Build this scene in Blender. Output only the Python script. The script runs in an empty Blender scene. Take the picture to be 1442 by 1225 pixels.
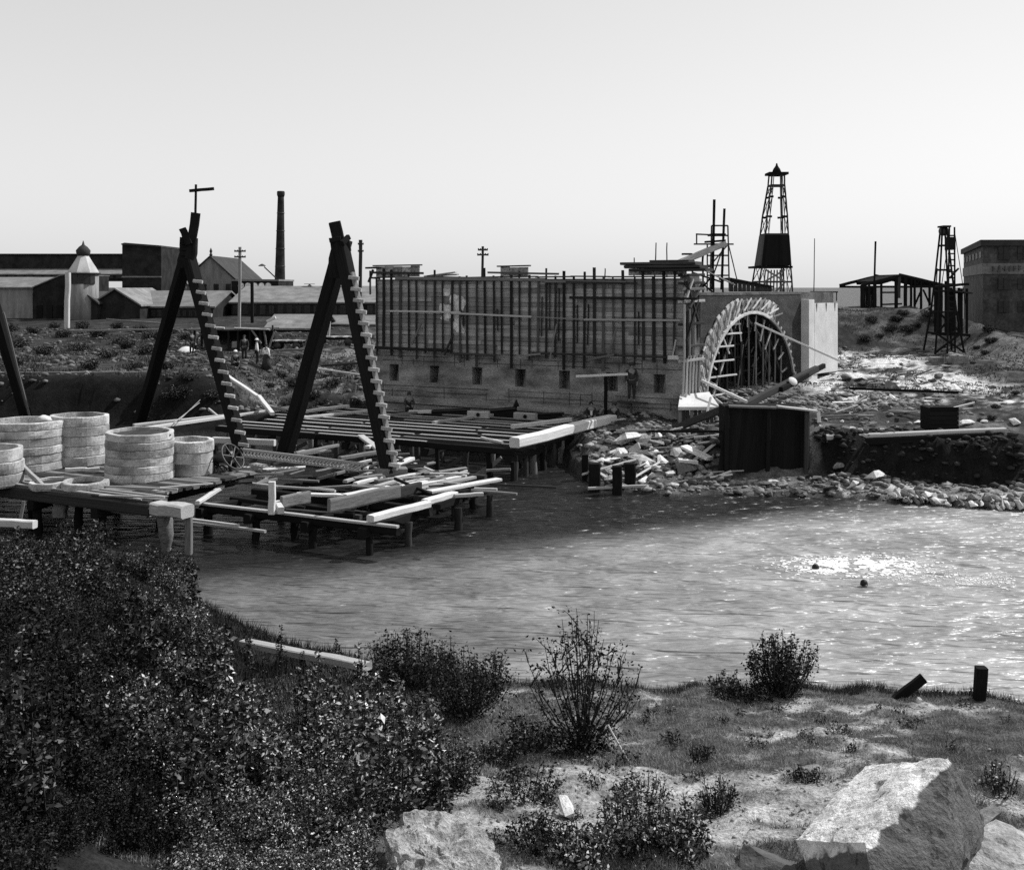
import bpy, bmesh, math, random
import numpy as np
from mathutils import Vector, Matrix, noise as mnoise

random.seed(7)
rng = np.random.default_rng(7)
sc = bpy.context.scene
COL = sc.collection

# ------------------------------------------------------------------ camera
EYE = 8.0          # eye height over the water, m
FPX = 1500.0       # focal length in photo pixels (photo 1442 px wide)
HOR = 405.0        # row of the horizon
cam_data = bpy.data.cameras.new('camera')
cam_data.sensor_width = 36.0
cam_data.lens = 36.0 * FPX / 1442.0
cam_data.shift_y = -(612.5 - HOR) / 1442.0
cam_data.clip_start = 0.2
cam_data.clip_end = 6000
cam = bpy.data.objects.new('camera', cam_data)
COL.objects.link(cam)
cam.location = (0, 0, EYE)
cam.rotation_euler = (math.radians(90), 0, 0)
sc.camera = cam

# ------------------------------------------------------------------ light
SUN_AZ = math.radians(25)      # from +X towards +Y
SUN_EL = math.radians(47)
to_sun = Vector((math.cos(SUN_EL) * math.cos(SUN_AZ), math.cos(SUN_EL) * math.sin(SUN_AZ), math.sin(SUN_EL)))
world = bpy.data.worlds.new('World')
sc.world = world
world.use_nodes = True
wn = world.node_tree
wn.nodes.clear()
w_out = wn.nodes.new('ShaderNodeOutputWorld')
w_bg = wn.nodes.new('ShaderNodeBackground')
w_sky = wn.nodes.new('ShaderNodeTexSky')
w_sky.sky_type = 'NISHITA'
w_sky.sun_disc = False
w_sky.sun_elevation = SUN_EL
w_sky.sun_rotation = math.atan2(to_sun.x, to_sun.y)
w_sky.air_density = 1.0
w_sky.dust_density = 0.12
w_sky.ozone_density = 1.0
w_bw = wn.nodes.new('ShaderNodeSeparateColor')      # an old plate sees blue light only: the picture has no colour
wn.links.new(w_sky.outputs[0], w_bw.inputs[0])
# the plate's soft shoulder evens the bright sky out
w_pw = wn.nodes.new('ShaderNodeMath'); w_pw.operation = 'POWER'; w_pw.inputs[1].default_value = .62
w_ml = wn.nodes.new('ShaderNodeMath'); w_ml.operation = 'MULTIPLY'; w_ml.inputs[1].default_value = 1.92
wn.links.new(w_bw.outputs['Blue'], w_pw.inputs[0]); wn.links.new(w_pw.outputs[0], w_ml.inputs[0])
wn.links.new(w_ml.outputs[0], w_bg.inputs['Color'])
w_bg.inputs['Strength'].default_value = 0.135
wn.links.new(w_bg.outputs[0], w_out.inputs['Surface'])
sun_d = bpy.data.lights.new('sun', 'SUN')
sun_d.energy = 5.0
sun_d.angle = math.radians(0.5)
sun_d.color = (1, 1, 1)
sun = bpy.data.objects.new('sun', sun_d)
COL.objects.link(sun)
sun.rotation_euler = to_sun.to_track_quat('Z', 'Y').to_euler()
sun.location = (40, 10, 60)

sc.view_settings.view_transform = 'Standard'
sc.view_settings.look = 'None'
sc.view_settings.exposure = 0.0
sc.view_settings.gamma = 1.0
sc.view_settings.use_curve_mapping = False
sc.render.engine = 'CYCLES'
sc.cycles.max_bounces = 5
sc.cycles.diffuse_bounces = 2
sc.cycles.glossy_bounces = 3
sc.cycles.use_denoising = False

# ------------------------------------------------------------------ helpers
MW = {}


def PZ(px, py, z=0.0):
    """point of the level plane z seen at photo pixel px, py"""
    Y = (EYE - z) * FPX / (py - HOR)
    return Vector(((px - 721) * Y / FPX, Y, z))


def PY(px, py, Y):
    return Vector(((px - 721) * Y / FPX, Y, EYE - (py - HOR) * Y / FPX))


def mat(name, v, rough=.85, scale=3., amp=.35, bump=.3, stretch=(1, 1, 1), spec=.25, world_co=False,
        rnd=.25, fine=12., fine_amp=.2, bdist=.02, sub=None, attr=None):
    m = bpy.data.materials.new(name)
    m.use_nodes = True
    nt = m.node_tree
    N = nt.nodes
    L = nt.links
    bs = N['Principled BSDF']
    bs.inputs['Roughness'].default_value = rough
    bs.inputs['Specular IOR Level'].default_value = spec
    if world_co:
        g = N.new('ShaderNodeNewGeometry'); co = g.outputs['Position']
    else:
        t = N.new('ShaderNodeTexCoord'); co = t.outputs['Object']
    oi = N.new('ShaderNodeObjectInfo')
    mp = N.new('ShaderNodeMapping')
    mp.inputs['Scale'].default_value = stretch
    L.new(co, mp.inputs['Vector'])
    sh = N.new('ShaderNodeVectorMath'); sh.operation = 'ADD'
    cs = N.new('ShaderNodeMath'); cs.operation = 'MULTIPLY'; cs.inputs[1].default_value = 0 if world_co else 53.
    L.new(oi.outputs['Random'], cs.inputs[0])
    L.new(mp.outputs[0], sh.inputs[0]); L.new(cs.outputs[0], sh.inputs[1])
    n1 = N.new('ShaderNodeTexNoise'); n1.inputs['Scale'].default_value = scale; n1.inputs['Detail'].default_value = 5
    n2 = N.new('ShaderNodeTexNoise'); n2.inputs['Scale'].default_value = fine; n2.inputs['Detail'].default_value = 4
    n2.inputs['Roughness'].default_value = .7
    L.new(sh.outputs[0], n1.inputs['Vector']); L.new(sh.outputs[0], n2.inputs['Vector'])

    def rng_node(src, a):
        r = N.new('ShaderNodeMapRange')
        r.inputs['From Min'].default_value = .3; r.inputs['From Max'].default_value = .7
        r.inputs['To Min'].default_value = 1 - a; r.inputs['To Max'].default_value = 1 + a
        L.new(src, r.inputs['Value'])
        return r.outputs[0]

    def mul(a, b):
        k = N.new('ShaderNodeMath'); k.operation = 'MULTIPLY'
        for i, x in enumerate((a, b)):
            if isinstance(x, (int, float)): k.inputs[i].default_value = x
            else: L.new(x, k.inputs[i])
        return k.outputs[0]
    c = mul(rng_node(n1.outputs[0], amp), rng_node(n2.outputs[0], fine_amp))
    r = N.new('ShaderNodeMapRange'); r.inputs['To Min'].default_value = 1 - rnd; r.inputs['To Max'].default_value = 1 + rnd
    L.new(oi.outputs['Random'], r.inputs['Value'])
    c = mul(c, r.outputs[0])
    if attr:
        at = N.new('ShaderNodeAttribute'); at.attribute_name = attr
        c = mul(c, at.outputs['Fac'])
    c = mul(c, v)
    k = N.new('ShaderNodeMath'); k.operation = 'MINIMUM'; k.inputs[1].default_value = .92
    L.new(c, k.inputs[0])
    L.new(k.outputs[0], bs.inputs['Base Color'])
    if bump > 0:
        b = N.new('ShaderNodeBump'); b.inputs['Strength'].default_value = bump; b.inputs['Distance'].default_value = bdist
        ad = N.new('ShaderNodeMath'); ad.operation = 'ADD'
        L.new(n1.outputs[0], ad.inputs[0]); L.new(n2.outputs[0], ad.inputs[1])
        L.new(ad.outputs[0], b.inputs['Height']); L.new(b.outputs[0], bs.inputs['Normal'])
    return m


WD = (1.6, 7, 7)
m_dark = mat('tarred_timber', .013, stretch=WD, rough=.95, spec=.06)
m_dwood = mat('old_dark_timber', .045, stretch=WD, rough=.95, spec=.1)
m_wood = mat('weathered_timber', .16, stretch=WD, amp=.45)
m_pale = mat('sawn_timber', .36, stretch=WD, amp=.3)
m_white = mat('fresh_timber', .58, stretch=WD, amp=.2, rnd=.12)
m_log = mat('bark_log', .03, spec=.08, stretch=(1, 3, 3), scale=5, bump=.6)
m_plog = mat('peeled_pole', .42, stretch=(1, 3, 3), scale=5, bump=.4)
m_board = mat('formwork_board', .28, stretch=(1.5, 5, 5), amp=.6, fine=20, fine_amp=.5, rnd=.38, bump=.5)
m_conc = mat('rough_concrete', .21, scale=.7, amp=.55, fine=9, fine_amp=.45, bump=.8, bdist=.06, rnd=.05, stretch=(1, 1, 2.5))
m_concd = mat('dark_concrete', .10, scale=.9, amp=.5, fine=9, fine_amp=.45, bump=.7, bdist=.05, rnd=.05)
m_plast = mat('pale_concrete', .6, scale=1.2, amp=.12, fine=9, fine_amp=.06, bump=.3, rnd=.03)
m_black = mat('plain_black', .012, spec=.1)
m_tub = mat('limed_stave', .34, scale=1.3, amp=.6, fine=18, fine_amp=.3, bump=.5, stretch=(1, 1, 1), rnd=.2)
m_stone = mat('pale_stone', .55, scale=2.5, amp=.3, fine=16, fine_amp=.25, bump=.8, bdist=.04, rnd=.35)
m_dstone = mat('dark_stone', .12, scale=2.5, amp=.4, fine=16, fine_amp=.35, bump=.8, bdist=.04, rnd=.4)
m_brick = mat('sooty_brick', .022, spec=.1, scale=.8, amp=.5, fine=6, fine_amp=.4, bump=.3, rnd=.2)
m_roofp = mat('pale_roof', .16, scale=.8, amp=.3, fine=5, fine_amp=.25, bump=.2, rnd=.15)
m_roofd = mat('dark_roof', .035, scale=.8, amp=.3, fine=5, fine_amp=.25, bump=.2, rnd=.2)
m_wallp = mat('pale_boarding', .22, scale=.8, amp=.3, fine=5, fine_amp=.25, bump=.2, rnd=.15, stretch=(3, 3, .4))
m_iron = mat('dark_iron', .03, rough=.5, spec=.5, rnd=.1)
m_glass = mat('dark_window', .02, rough=.5, spec=.3, bump=0, rnd=.2)
m_gpale = mat('pale_window', .7, rough=.3, bump=0, rnd=.2)
m_skin = mat('skin', .2, rough=.6, bump=.1, rnd=.05, amp=.1)
m_cloth = mat('dark_cloth', .03, rough=.95, bump=.3, rnd=.3)
m_clothw = mat('white_cloth', .75, rough=.95, bump=.3, rnd=.05, amp=.15)
m_hair = mat('dark_hair', .015, rough=.6)
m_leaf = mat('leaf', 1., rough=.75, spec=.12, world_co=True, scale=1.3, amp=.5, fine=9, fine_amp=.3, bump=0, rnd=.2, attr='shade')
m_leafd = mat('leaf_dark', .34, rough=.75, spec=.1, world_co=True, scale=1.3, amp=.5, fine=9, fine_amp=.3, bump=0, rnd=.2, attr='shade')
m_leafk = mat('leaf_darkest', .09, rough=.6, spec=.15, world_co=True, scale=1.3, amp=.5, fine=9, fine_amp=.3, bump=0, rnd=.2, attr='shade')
m_leafm = mat('leaf_shaded', .12, rough=.6, spec=.2, world_co=True, scale=1.3, amp=.5, fine=9, fine_amp=.3, bump=0, rnd=.2, attr='shade')  # darker copy of the leaf: shade painted into the colour
m_stem = mat('stem', .025, rough=.8, scale=6)
m_grass = mat('grass_blade', .22, rough=.6, world_co=True, scale=1.1, amp=.4, fine=30, fine_amp=.5, bump=0)
m_foam = mat('water_foam', .9, rough=.6, bump=.2, amp=.1)


def mesh_np(name, verts, faces):
    """verts (n,3), faces (m,k) arrays -> mesh, quick"""
    verts = np.asarray(verts, dtype=np.float32); faces = np.asarray(faces, dtype=np.int32)
    me = bpy.data.meshes.new(name)
    me.vertices.add(len(verts)); me.vertices.foreach_set('co', verts.ravel())
    k = faces.shape[1]
    me.loops.add(faces.size); me.loops.foreach_set('vertex_index', faces.ravel())
    me.polygons.add(len(faces))
    me.polygons.foreach_set('loop_start', np.arange(0, faces.size, k, dtype=np.int32))
    me.polygons.foreach_set('loop_total', np.full(len(faces), k, dtype=np.int32))
    me.update(calc_edges=True)
    return me


def pmesh(name, verts, faces, smooth=False):
    me = bpy.data.meshes.new(name)
    me.from_pydata([tuple(v) for v in verts], [], faces)
    me.update()
    if smooth:
        for p in me.polygons: p.use_smooth = True
    return me


def setw(o, M, parent=None):
    MW[o] = M
    if parent is not None:
        o.parent = parent
        o.matrix_basis = MW[parent].inverted() @ M
    else:
        o.matrix_basis = M
    return o


def tag(o, label=None, cat=None, group=None, kind=None):
    if label: o['label'] = label
    if cat: o['category'] = cat
    if group: o['group'] = group
    if kind: o['kind'] = kind
    return o


def put(name, me, m, parent=None, M=None):
    """link mesh data as one object; me coordinates are world unless M is given"""
    if m is not None and not me.materials: me.materials.append(m)
    o = bpy.data.objects.new(name, me)
    COL.objects.link(o)
    if m is not None and me.materials[0] is not m:
        o.material_slots[0].link = 'OBJECT'
        o.material_slots[0].material = m
    setw(o, M if M is not None else Matrix(), parent)
    return o


def thing(name, label, cat, loc=(0, 0, 0), group=None, rz=0):
    o = bpy.data.objects.new(name, None)
    o.empty_display_size = .3
    COL.objects.link(o)
    setw(o, Matrix.Translation(Vector(loc)) @ Matrix.Rotation(rz, 4, 'Z'))
    return tag(o, label, cat, group)


KIDS = {}


def copy_tree(src, M, label=None, kids=None):
    """copy a thing with its parts to matrix M"""
    r = src.copy(); COL.objects.link(r); MW[r] = M; r.matrix_basis = M
    if label: r['label'] = label
    for ch in (kids if kids is not None else [c for c in src.children]):
        c = ch.copy(); COL.objects.link(c); c.parent = r
        for g in ch.children:
            d = g.copy(); COL.objects.link(d); d.parent = c
    return r


# unit beams: length along x from -.5 to .5, slightly crooked, ends a bit rough
def _beam_mesh(seed, seg=4, wob=.05):
    r = random.Random(seed)
    vs, fs = [], []
    for i in range(seg + 1):
        x = -.5 + i / seg
        oy, oz = (r.uniform(-wob, wob), r.uniform(-wob, wob))
        for (y, z) in ((-.5, -.5), (.5, -.5), (.5, .5), (-.5, .5)):
            k = .5 * .88
            for (cy, cz) in (((y * .76), z), (y, z * .76)) if (y * z > 0) else ((y, z * .76), (y * .76, z)):
                vs.append((x + r.uniform(-.002, .002), cy + oy + r.uniform(-.02, .02), cz + oz + r.uniform(-.02, .02)))
    # eight corners per section, ordered round
    order = []
    for s in range(seg + 1):
        b = s * 8
        ring = sorted(range(b, b + 8), key=lambda q: math.atan2(vs[q][2], vs[q][1]))
        order.append(ring)
    for s in range(seg):
        A, B = order[s], order[s + 1]
        for j in range(8):
            fs.append((A[j], A[(j + 1) % 8], B[(j + 1) % 8], B[j]))
    fs.append(tuple(reversed(order[0]))); fs.append(tuple(order[-1]))
    me = pmesh('beam_mesh', vs, fs)
    bm = bmesh.new(); bm.from_mesh(me); bmesh.ops.recalc_face_normals(bm, faces=bm.faces); bm.to_mesh(me); bm.free()
    return me


def _pole_mesh(seed, seg=5, taper=.75, n=9, wob=.12):
    r = random.Random(seed)
    vs, fs = [], []
    for i in range(seg + 1):
        t = i / seg
        rad = .5 * (1 - (1 - taper) * t)
        oy, oz = (r.uniform(-wob, wob), r.uniform(-wob, wob))
        for j in range(n):
            a = 2 * math.pi * j / n
            q = rad * r.uniform(.92, 1.08)
            vs.append((-.5 + t, oy + q * math.cos(a), oz + q * math.sin(a)))
    for s in range(seg):
        for j in range(n):
            a, b = s * n + j, s * n + (j + 1) % n
            fs.append((a, b, b + n, a + n))
    fs.append(tuple(reversed(range(n)))); fs.append(tuple(range(seg * n, seg * n + n)))
    me = pmesh('pole_mesh', vs, fs)
    for p in me.polygons: p.use_smooth = len(p.vertices) == 4
    return me


BEAMS = [_beam_mesh(i) for i in range(5)]
STRAIGHT = [_beam_mesh(20 + i, seg=2, wob=.02) for i in range(3)]
POLES = [_pole_mesh(i) for i in range(4)]


def frame(p0, p1, w, h, roll=0.):
    p0, p1 = Vector(p0), Vector(p1)
    d = p1 - p0
    L = d.length
    x = d / L
    up = Vector((0, 0, 1)) if abs(x.z) < .97 else Vector((0, 1, 0))
    y = up.cross(x).normalized(); z = x.cross(y)
    R = Matrix((x, y, z)).transposed().to_4x4()
    return Matrix.Translation((p0 + p1) / 2) @ R @ Matrix.Rotation(roll, 4, 'X') @ Matrix.Diagonal((L, w, h, 1))


_bi = [0]


def beam(name, p0, p1, w, h, m, parent=None, roll=0., straight=False):
    _bi[0] += 1
    lib = STRAIGHT if straight else BEAMS
    return put(name, lib[_bi[0] % len(lib)], m, parent, frame(p0, p1, w, h, roll))


def pole(name, p0, p1, r, m, parent=None):
    _bi[0] += 1
    return put(name, POLES[_bi[0] % 4], m, parent, frame(p0, p1, 2 * r, 2 * r))


def boxmesh(bxs):
    """[(x0,y0,z0,x1,y1,z1)] or 8-corner lists -> one mesh"""
    vs, fs = [], []
    for b in bxs:
        n = len(vs)
        if len(b) == 6:
            x0, y0, z0, x1, y1, z1 = b
            vs += [(x0, y0, z0), (x1, y0, z0), (x1, y1, z0), (x0, y1, z0), (x0, y0, z1), (x1, y0, z1), (x1, y1, z1), (x0, y1, z1)]
        else:
            vs += [tuple(q) for q in b]
        for f in ((0, 3, 2, 1), (4, 5, 6, 7), (0, 1, 5, 4), (1, 2, 6, 5), (2, 3, 7, 6), (3, 0, 4, 7)):
            fs.append(tuple(n + i for i in f))
    return pmesh('box_mesh', vs, fs)


def prism(poly, p_dir, name='prism_mesh'):
    """planar polygon (3D points) swept by vector p_dir"""
    n = len(poly)
    vs = [Vector(p) for p in poly] + [Vector(p) + Vector(p_dir) for p in poly]
    fs = [tuple(range(n)), tuple(reversed(range(n, 2 * n)))] + [(i, i + n, (i + 1) % n + n, (i + 1) % n) for i in range(n)]
    me = pmesh(name, vs, fs)
    bm = bmesh.new(); bm.from_mesh(me); bmesh.ops.recalc_face_normals(bm, faces=bm.faces); bm.to_mesh(me); bm.free()
    return me


def lathe(prof, n=24, smooth=True, closed=True, wob=0., seed=0):
    r = random.Random(seed)
    vs, fs = [], []
    for (rad, z) in prof:
        for j in range(n):
            a = 2 * math.pi * j / n
            q = rad * (1 + r.uniform(-wob, wob))
            vs.append((q * math.cos(a), q * math.sin(a), z))
    for s in range(len(prof) - 1):
        for j in range(n):
            a, b = s * n + j, s * n + (j + 1) % n
            fs.append((a, b, b + n, a + n))
    if closed:
        fs.append(tuple(reversed(range(n)))); k = (len(prof) - 1) * n; fs.append(tuple(range(k, k + n)))
    me = pmesh('lathe_mesh', vs, fs)
    if smooth:
        for p in me.polygons: p.use_smooth = len(p.vertices) == 4
    return me


# ------------------------------------------------------------------ value noise (numpy)
_perm = np.random.default_rng(3).random((256, 256))


def vnoise(x, y):
    xi = np.floor(x).astype(int); yi = np.floor(y).astype(int)
    fx = x - xi; fy = y - yi
    fx = fx * fx * (3 - 2 * fx); fy = fy * fy * (3 - 2 * fy)
    g = lambda i, j: _perm[i & 255, j & 255]
    return ((g(xi, yi) * (1 - fx) + g(xi + 1, yi) * fx) * (1 - fy) + (g(xi, yi + 1) * (1 - fx) + g(xi + 1, yi + 1) * fx) * fy)


def fbm(x, y, o=4):
    s = 0; a = .5; t = 0
    for i in range(o):
        s = s + a * vnoise(x * 2 ** i + 17.3 * i, y * 2 ** i + 5.1 * i); t += a; a *= .55
    return s / t


def ss(x, a, b):
    t = np.clip((x - a) / (b - a), 0, 1)
    return t * t * (3 - 2 * t)


# ------------------------------------------------------------------ terrain
NEAR = np.array([(-60, 37), (-25, 37), (-16, 33), (-10.2, 30.6), (-8.0, 26.5), (-4, 22.6), (-1, 21.1), (3, 20.7), (8.7, 20.6), (9.3, 19.6), (9.8, 17), (11, 14), (14, 10), (60, 4)])
FAR = np.array([(-300, 57), (-20, 57), (-14, 57), (-9, 59.5), (-6, 57.5), (0, 54.6), (2, 50), (3.4, 42.5), (6, 41.3), (12, 40.6), (18.6, 38.6), (40, 35), (300, 30)])


def terrain(X, Y):
    X = np.asarray(X, float); Y = np.asarray(Y, float)
    wob = (fbm(X * .8, Y * .8, 3) - .5)
    sn = (np.interp(X, NEAR[:, 0], NEAR[:, 1]) - Y) * .9 + wob * .9
    sf = Y - np.interp(X, FAR[:, 0], FAR[:, 1]) + wob * 1.2
    # near bank
    lf = 1 - ss(X, -6, -1)
    zn = .12 + .32 * ss(sn, 0, .8) + (.185 + .055 * lf) * np.clip(sn - .4, 0, 26)
    zn = np.minimum(zn, 6.2) + (fbm(X * .45, Y * .45) - .5) * .7 * ss(sn, .5, 3) + (fbm(X * 2.5 + 9, Y * 2.5) - .5) * .22 * ss(sn, .2, 1.5)
    zn = np.where(sn < 0, np.maximum(-1.5, sn * .9 + .1), zn)
    # far bank, left
    plain = np.interp(Y, [56, 60, 70, 80, 86, 95, 104, 118, 160, 400, 3000], [.9, 1.2, 1.7, 2.0, 2.45, 3.1, 3.7, 4.4, 5.2, 6.4, 7.2])
    terr = np.interp(Y, [56, 62, 88, 98, 118, 160, 400, 3000], [2.9, 3.0, 2.9, 3.4, 4.4, 5.2, 6.4, 7.2])
    cl = 1 - ss(X, -18, -14.5)
    zl = (plain * (1 - cl) + terr * cl * (.12 + .88 * ss(sf, .8, 3.2))) * ss(sf, -.4, .6)
    hum = (fbm(X * .35, Y * .3) - .45) * 1.9 * ss(sf, 2, 5) * (1 - ss(Y, 84, 96)) * ss(X, -19, -15)
    zl = zl + np.maximum(hum, -.4)
    # far bank, right
    rub = .12 + 1.25 * ss(sf, .3, 8) + 1.0 * ss(sf, 8, 17)
    bank = .15 + .2 * ss(sf, .3, 2) + 1.6 * ss(sf, 2.9, 3.9) + .25 * ss(sf, 6, 14)
    k = ss(X, 11.6, 13.6)
    zr = rub * (1 - k) + bank * k
    zr = zr + np.interp(Y, [55, 80, 90], [0, 1.25, 1.25])
    top = 6.25 - 1.9 * ss(X, 33.5, 38) + 0.9 * (1 - ss(X, 18, 22))
    md = ss(Y, 79.5, 86.5) + .0 * X
    md = np.where(X > 32, md * (1 - ss(X, 32, 36)) + ss(Y, 66, 84) * ss(X, 32, 36), md)
    zr = zr * (1 - md) + top * md
    zr = np.where(Y > 130, zr * (1 - ss(Y, 130, 400)) + 7.0 * ss(Y, 130, 400), zr)
    zr = zr + (fbm(X * .5 + 40, Y * .5) - .5) * .7 * ss(sf, .5, 3) * (1 - .6 * ss(Y, 100, 160))
    r = ss(X, 1.5, 4.5)
    zf = zl * (1 - r) + zr * r
    zf = zf + (fbm(X * 1.7, Y * 1.7, 3) - .5) * .25 * ss(sf, .2, 2)
    zf = np.where(sf < 0, np.maximum(-1.5, sf * .7 + .08), zf)
    return np.where(Y < 33, zn, np.where(sn > -3, np.maximum(zn, zf), zf)), sn, sf


def gz(x, y):
    return float(terrain(np.array([x]), np.array([y]))[0][0])


def ground_at(px, py):
    """first point of the ground along the sight line through a photo pixel"""
    Y = np.arange(3, 160, .04)
    X = (px - 721) * Y / FPX
    z = EYE - (py - HOR) * Y / FPX
    g = terrain(X, Y)[0]
    i = np.argmax(z < g)
    return Vector((X[i], Y[i], g[i]))


def axis(parts):
    out = []
    for a, b, st in parts:
        out += list(np.arange(a, b, st))
    return np.array(out)


gx = list(axis([(-70, -24, .8), (-24, -14, .35), (-14, 14, .2), (14, 30, .35), (30, 60, .8)]))
gx = [-2500, -1500, -900, -500, -300, -200, -140, -105, -85] + gx + [60, 75, 95, 130, 200, 320, 520, 900, 1500, 2500]
gy = list(axis([(-30, 4, 2), (4, 30, .16), (30, 56, .3), (56, 90, .4), (90, 130, 1.2)])) + [130, 135, 142, 150, 165, 185, 215, 260, 330, 420, 600, 900, 1500, 2500, 4000]
gx = np.array(gx); gy = np.array(gy)
GX, GY = np.meshgrid(gx, gy)
GZ, SN, SF = terrain(GX.ravel(), GY.ravel())
nx, ny = len(gx), len(gy)
idx = np.arange(nx * ny).reshape(ny, nx)
quads = np.stack([idx[:-1, :-1].ravel(), idx[:-1, 1:].ravel(), idx[1:, 1:].ravel(), idx[1:, :-1].ravel()], 1)
gme = mesh_np('ground', np.stack([GX.ravel(), GY.ravel(), GZ], 1), quads)
gme.polygons.foreach_set('use_smooth', np.ones(len(quads), dtype=bool))
# what the ground is made of (own albedo, plus shade painted on bank faces and under the thicket): sandy patches, turf, black earth, rubble
x_, y_ = GX.ravel(), GY.ravel()
nz = fbm(x_ * .55 + 3, y_ * 1.1, 4); nz2 = fbm(x_ * 2.2, y_ * 4, 3)


def near_sand(x_, y_):
    nz = fbm(x_ * .7 + 3 + .3 * y_, y_ * 1.1 - .2 * x_, 4); nz2 = fbm(x_ * 2.4 + y_, y_ * 4.6, 4)
    band = np.exp(-((y_ - 13.6) / 1.7) ** 2) * ss(x_, -2.5, 0) * .16 + np.exp(-((y_ - 18.6) / .6) ** 2) * ss(x_, 1, 3) * .08
    return ss(nz * .5 + nz2 * .5 + band, .55, .68) * ss(x_, -3.2, -1)


sand = near_sand(x_, y_)
t_near = .3 * np.exp(-((x_ + 3.15) / .85) ** 2 - ((y_ - 8.0) / .6) ** 2) + (.025 + .06 * ss(x_, -3.2, -1.2)) + .23 * sand * (.6 + .8 * nz2)
flat = ss(fbm(x_ * .3, y_ * .5, 4), .4, .56)
t_l = .03 + .2 * ss(fbm(x_ * .9, y_ * 1.1, 4), .47, .62) * ss(x_, -17, -14) + .07 * ss(nz2, .5, .7)
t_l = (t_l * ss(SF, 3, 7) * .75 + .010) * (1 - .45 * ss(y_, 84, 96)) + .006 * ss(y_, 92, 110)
nz3 = fbm(x_ * 3.1 + y_, y_ * 3.4 - x_, 4)
pale = ss(x_, 15, 18) * (1 - ss(x_, 26, 29)) * ss(y_, 50, 54) * (1 - ss(y_, 74, 80))
t_r = .035 + (.09 + .46 * pale) * ss(nz2 * .25 + flat * .2 + nz3 * .55, .42, .6)
t_r = np.where(x_ > 12.6, np.where(SF < 2.5, .12 + .3 * ss(nz3, .4, .6), np.where(SF < 4.8, .012, t_r)), t_r)  # earth face: dark soil deepened by painted backlit shade
t_r = np.where(y_ > 78, .03 + .07 * ss(nz, .5, .7), t_r)
t_r = np.where(y_ > 88, .12, t_r)
rr = ss(x_, 2, 4)
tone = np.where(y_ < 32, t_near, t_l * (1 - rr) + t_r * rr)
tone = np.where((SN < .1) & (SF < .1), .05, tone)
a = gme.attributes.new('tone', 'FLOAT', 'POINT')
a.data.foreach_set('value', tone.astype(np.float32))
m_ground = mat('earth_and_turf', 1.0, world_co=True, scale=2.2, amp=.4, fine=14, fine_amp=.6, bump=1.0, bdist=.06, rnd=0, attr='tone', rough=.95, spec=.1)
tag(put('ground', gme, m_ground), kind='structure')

# ------------------------------------------------------------------ water
wx = axis([(-90, 90, 6)]); wy = axis([(4, 64, 4)])
WX, WY = np.meshgrid(wx, wy)
idx = np.arange(WX.size).reshape(WX.shape)
quads = np.stack([idx[:-1, :-1].ravel(), idx[:-1, 1:].ravel(), idx[1:, 1:].ravel(), idx[1:, :-1].ravel()], 1)
wme = mesh_np('water', np.stack([WX.ravel(), WY.ravel(), np.zeros(WX.size)], 1), quads)
mw = bpy.data.materials.new('river_water'); mw.use_nodes = True
nt = mw.node_tree; N = nt.nodes; L = nt.links
bs = N['Principled BSDF']
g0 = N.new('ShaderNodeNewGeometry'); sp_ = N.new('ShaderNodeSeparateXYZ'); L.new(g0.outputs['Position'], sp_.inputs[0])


def water_tone(sock, a_, b_, lo, hi):      # muddy base colour, painted brighter at right and dark where reflections fall
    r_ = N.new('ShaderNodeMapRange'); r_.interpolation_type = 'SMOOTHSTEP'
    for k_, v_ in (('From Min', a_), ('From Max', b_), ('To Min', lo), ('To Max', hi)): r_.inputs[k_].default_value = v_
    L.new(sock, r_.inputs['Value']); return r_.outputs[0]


sx_ = water_tone(sp_.outputs['X'], -6., 9., .42, 1.); skew = N.new('ShaderNodeMath'); skew.operation = 'MULTIPLY_ADD'; skew.inputs[1].default_value = -.45; L.new(sp_.outputs['X'], skew.inputs[0]); L.new(sp_.outputs['Y'], skew.inputs[2])
sy_ = water_tone(skew.outputs[0], 30.2, 34.6, 1., .0)
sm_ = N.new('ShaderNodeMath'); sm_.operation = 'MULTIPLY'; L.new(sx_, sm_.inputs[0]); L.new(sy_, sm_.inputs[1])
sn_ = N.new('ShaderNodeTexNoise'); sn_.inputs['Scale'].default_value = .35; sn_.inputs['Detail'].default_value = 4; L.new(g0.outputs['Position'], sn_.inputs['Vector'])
sr_ = water_tone(sn_.outputs[0], .3, .7, .65, 1.2)
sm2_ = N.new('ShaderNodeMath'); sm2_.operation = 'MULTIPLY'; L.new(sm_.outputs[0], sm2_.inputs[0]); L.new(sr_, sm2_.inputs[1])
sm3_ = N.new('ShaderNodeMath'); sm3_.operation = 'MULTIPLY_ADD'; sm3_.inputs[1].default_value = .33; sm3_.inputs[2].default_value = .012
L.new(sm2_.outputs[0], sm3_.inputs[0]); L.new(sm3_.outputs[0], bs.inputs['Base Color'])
bs.inputs['Roughness'].default_value = .32
bs.inputs['IOR'].default_value = 1.333
bs.inputs['Specular IOR Level'].default_value = .5
g = N.new('ShaderNodeNewGeometry')


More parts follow.
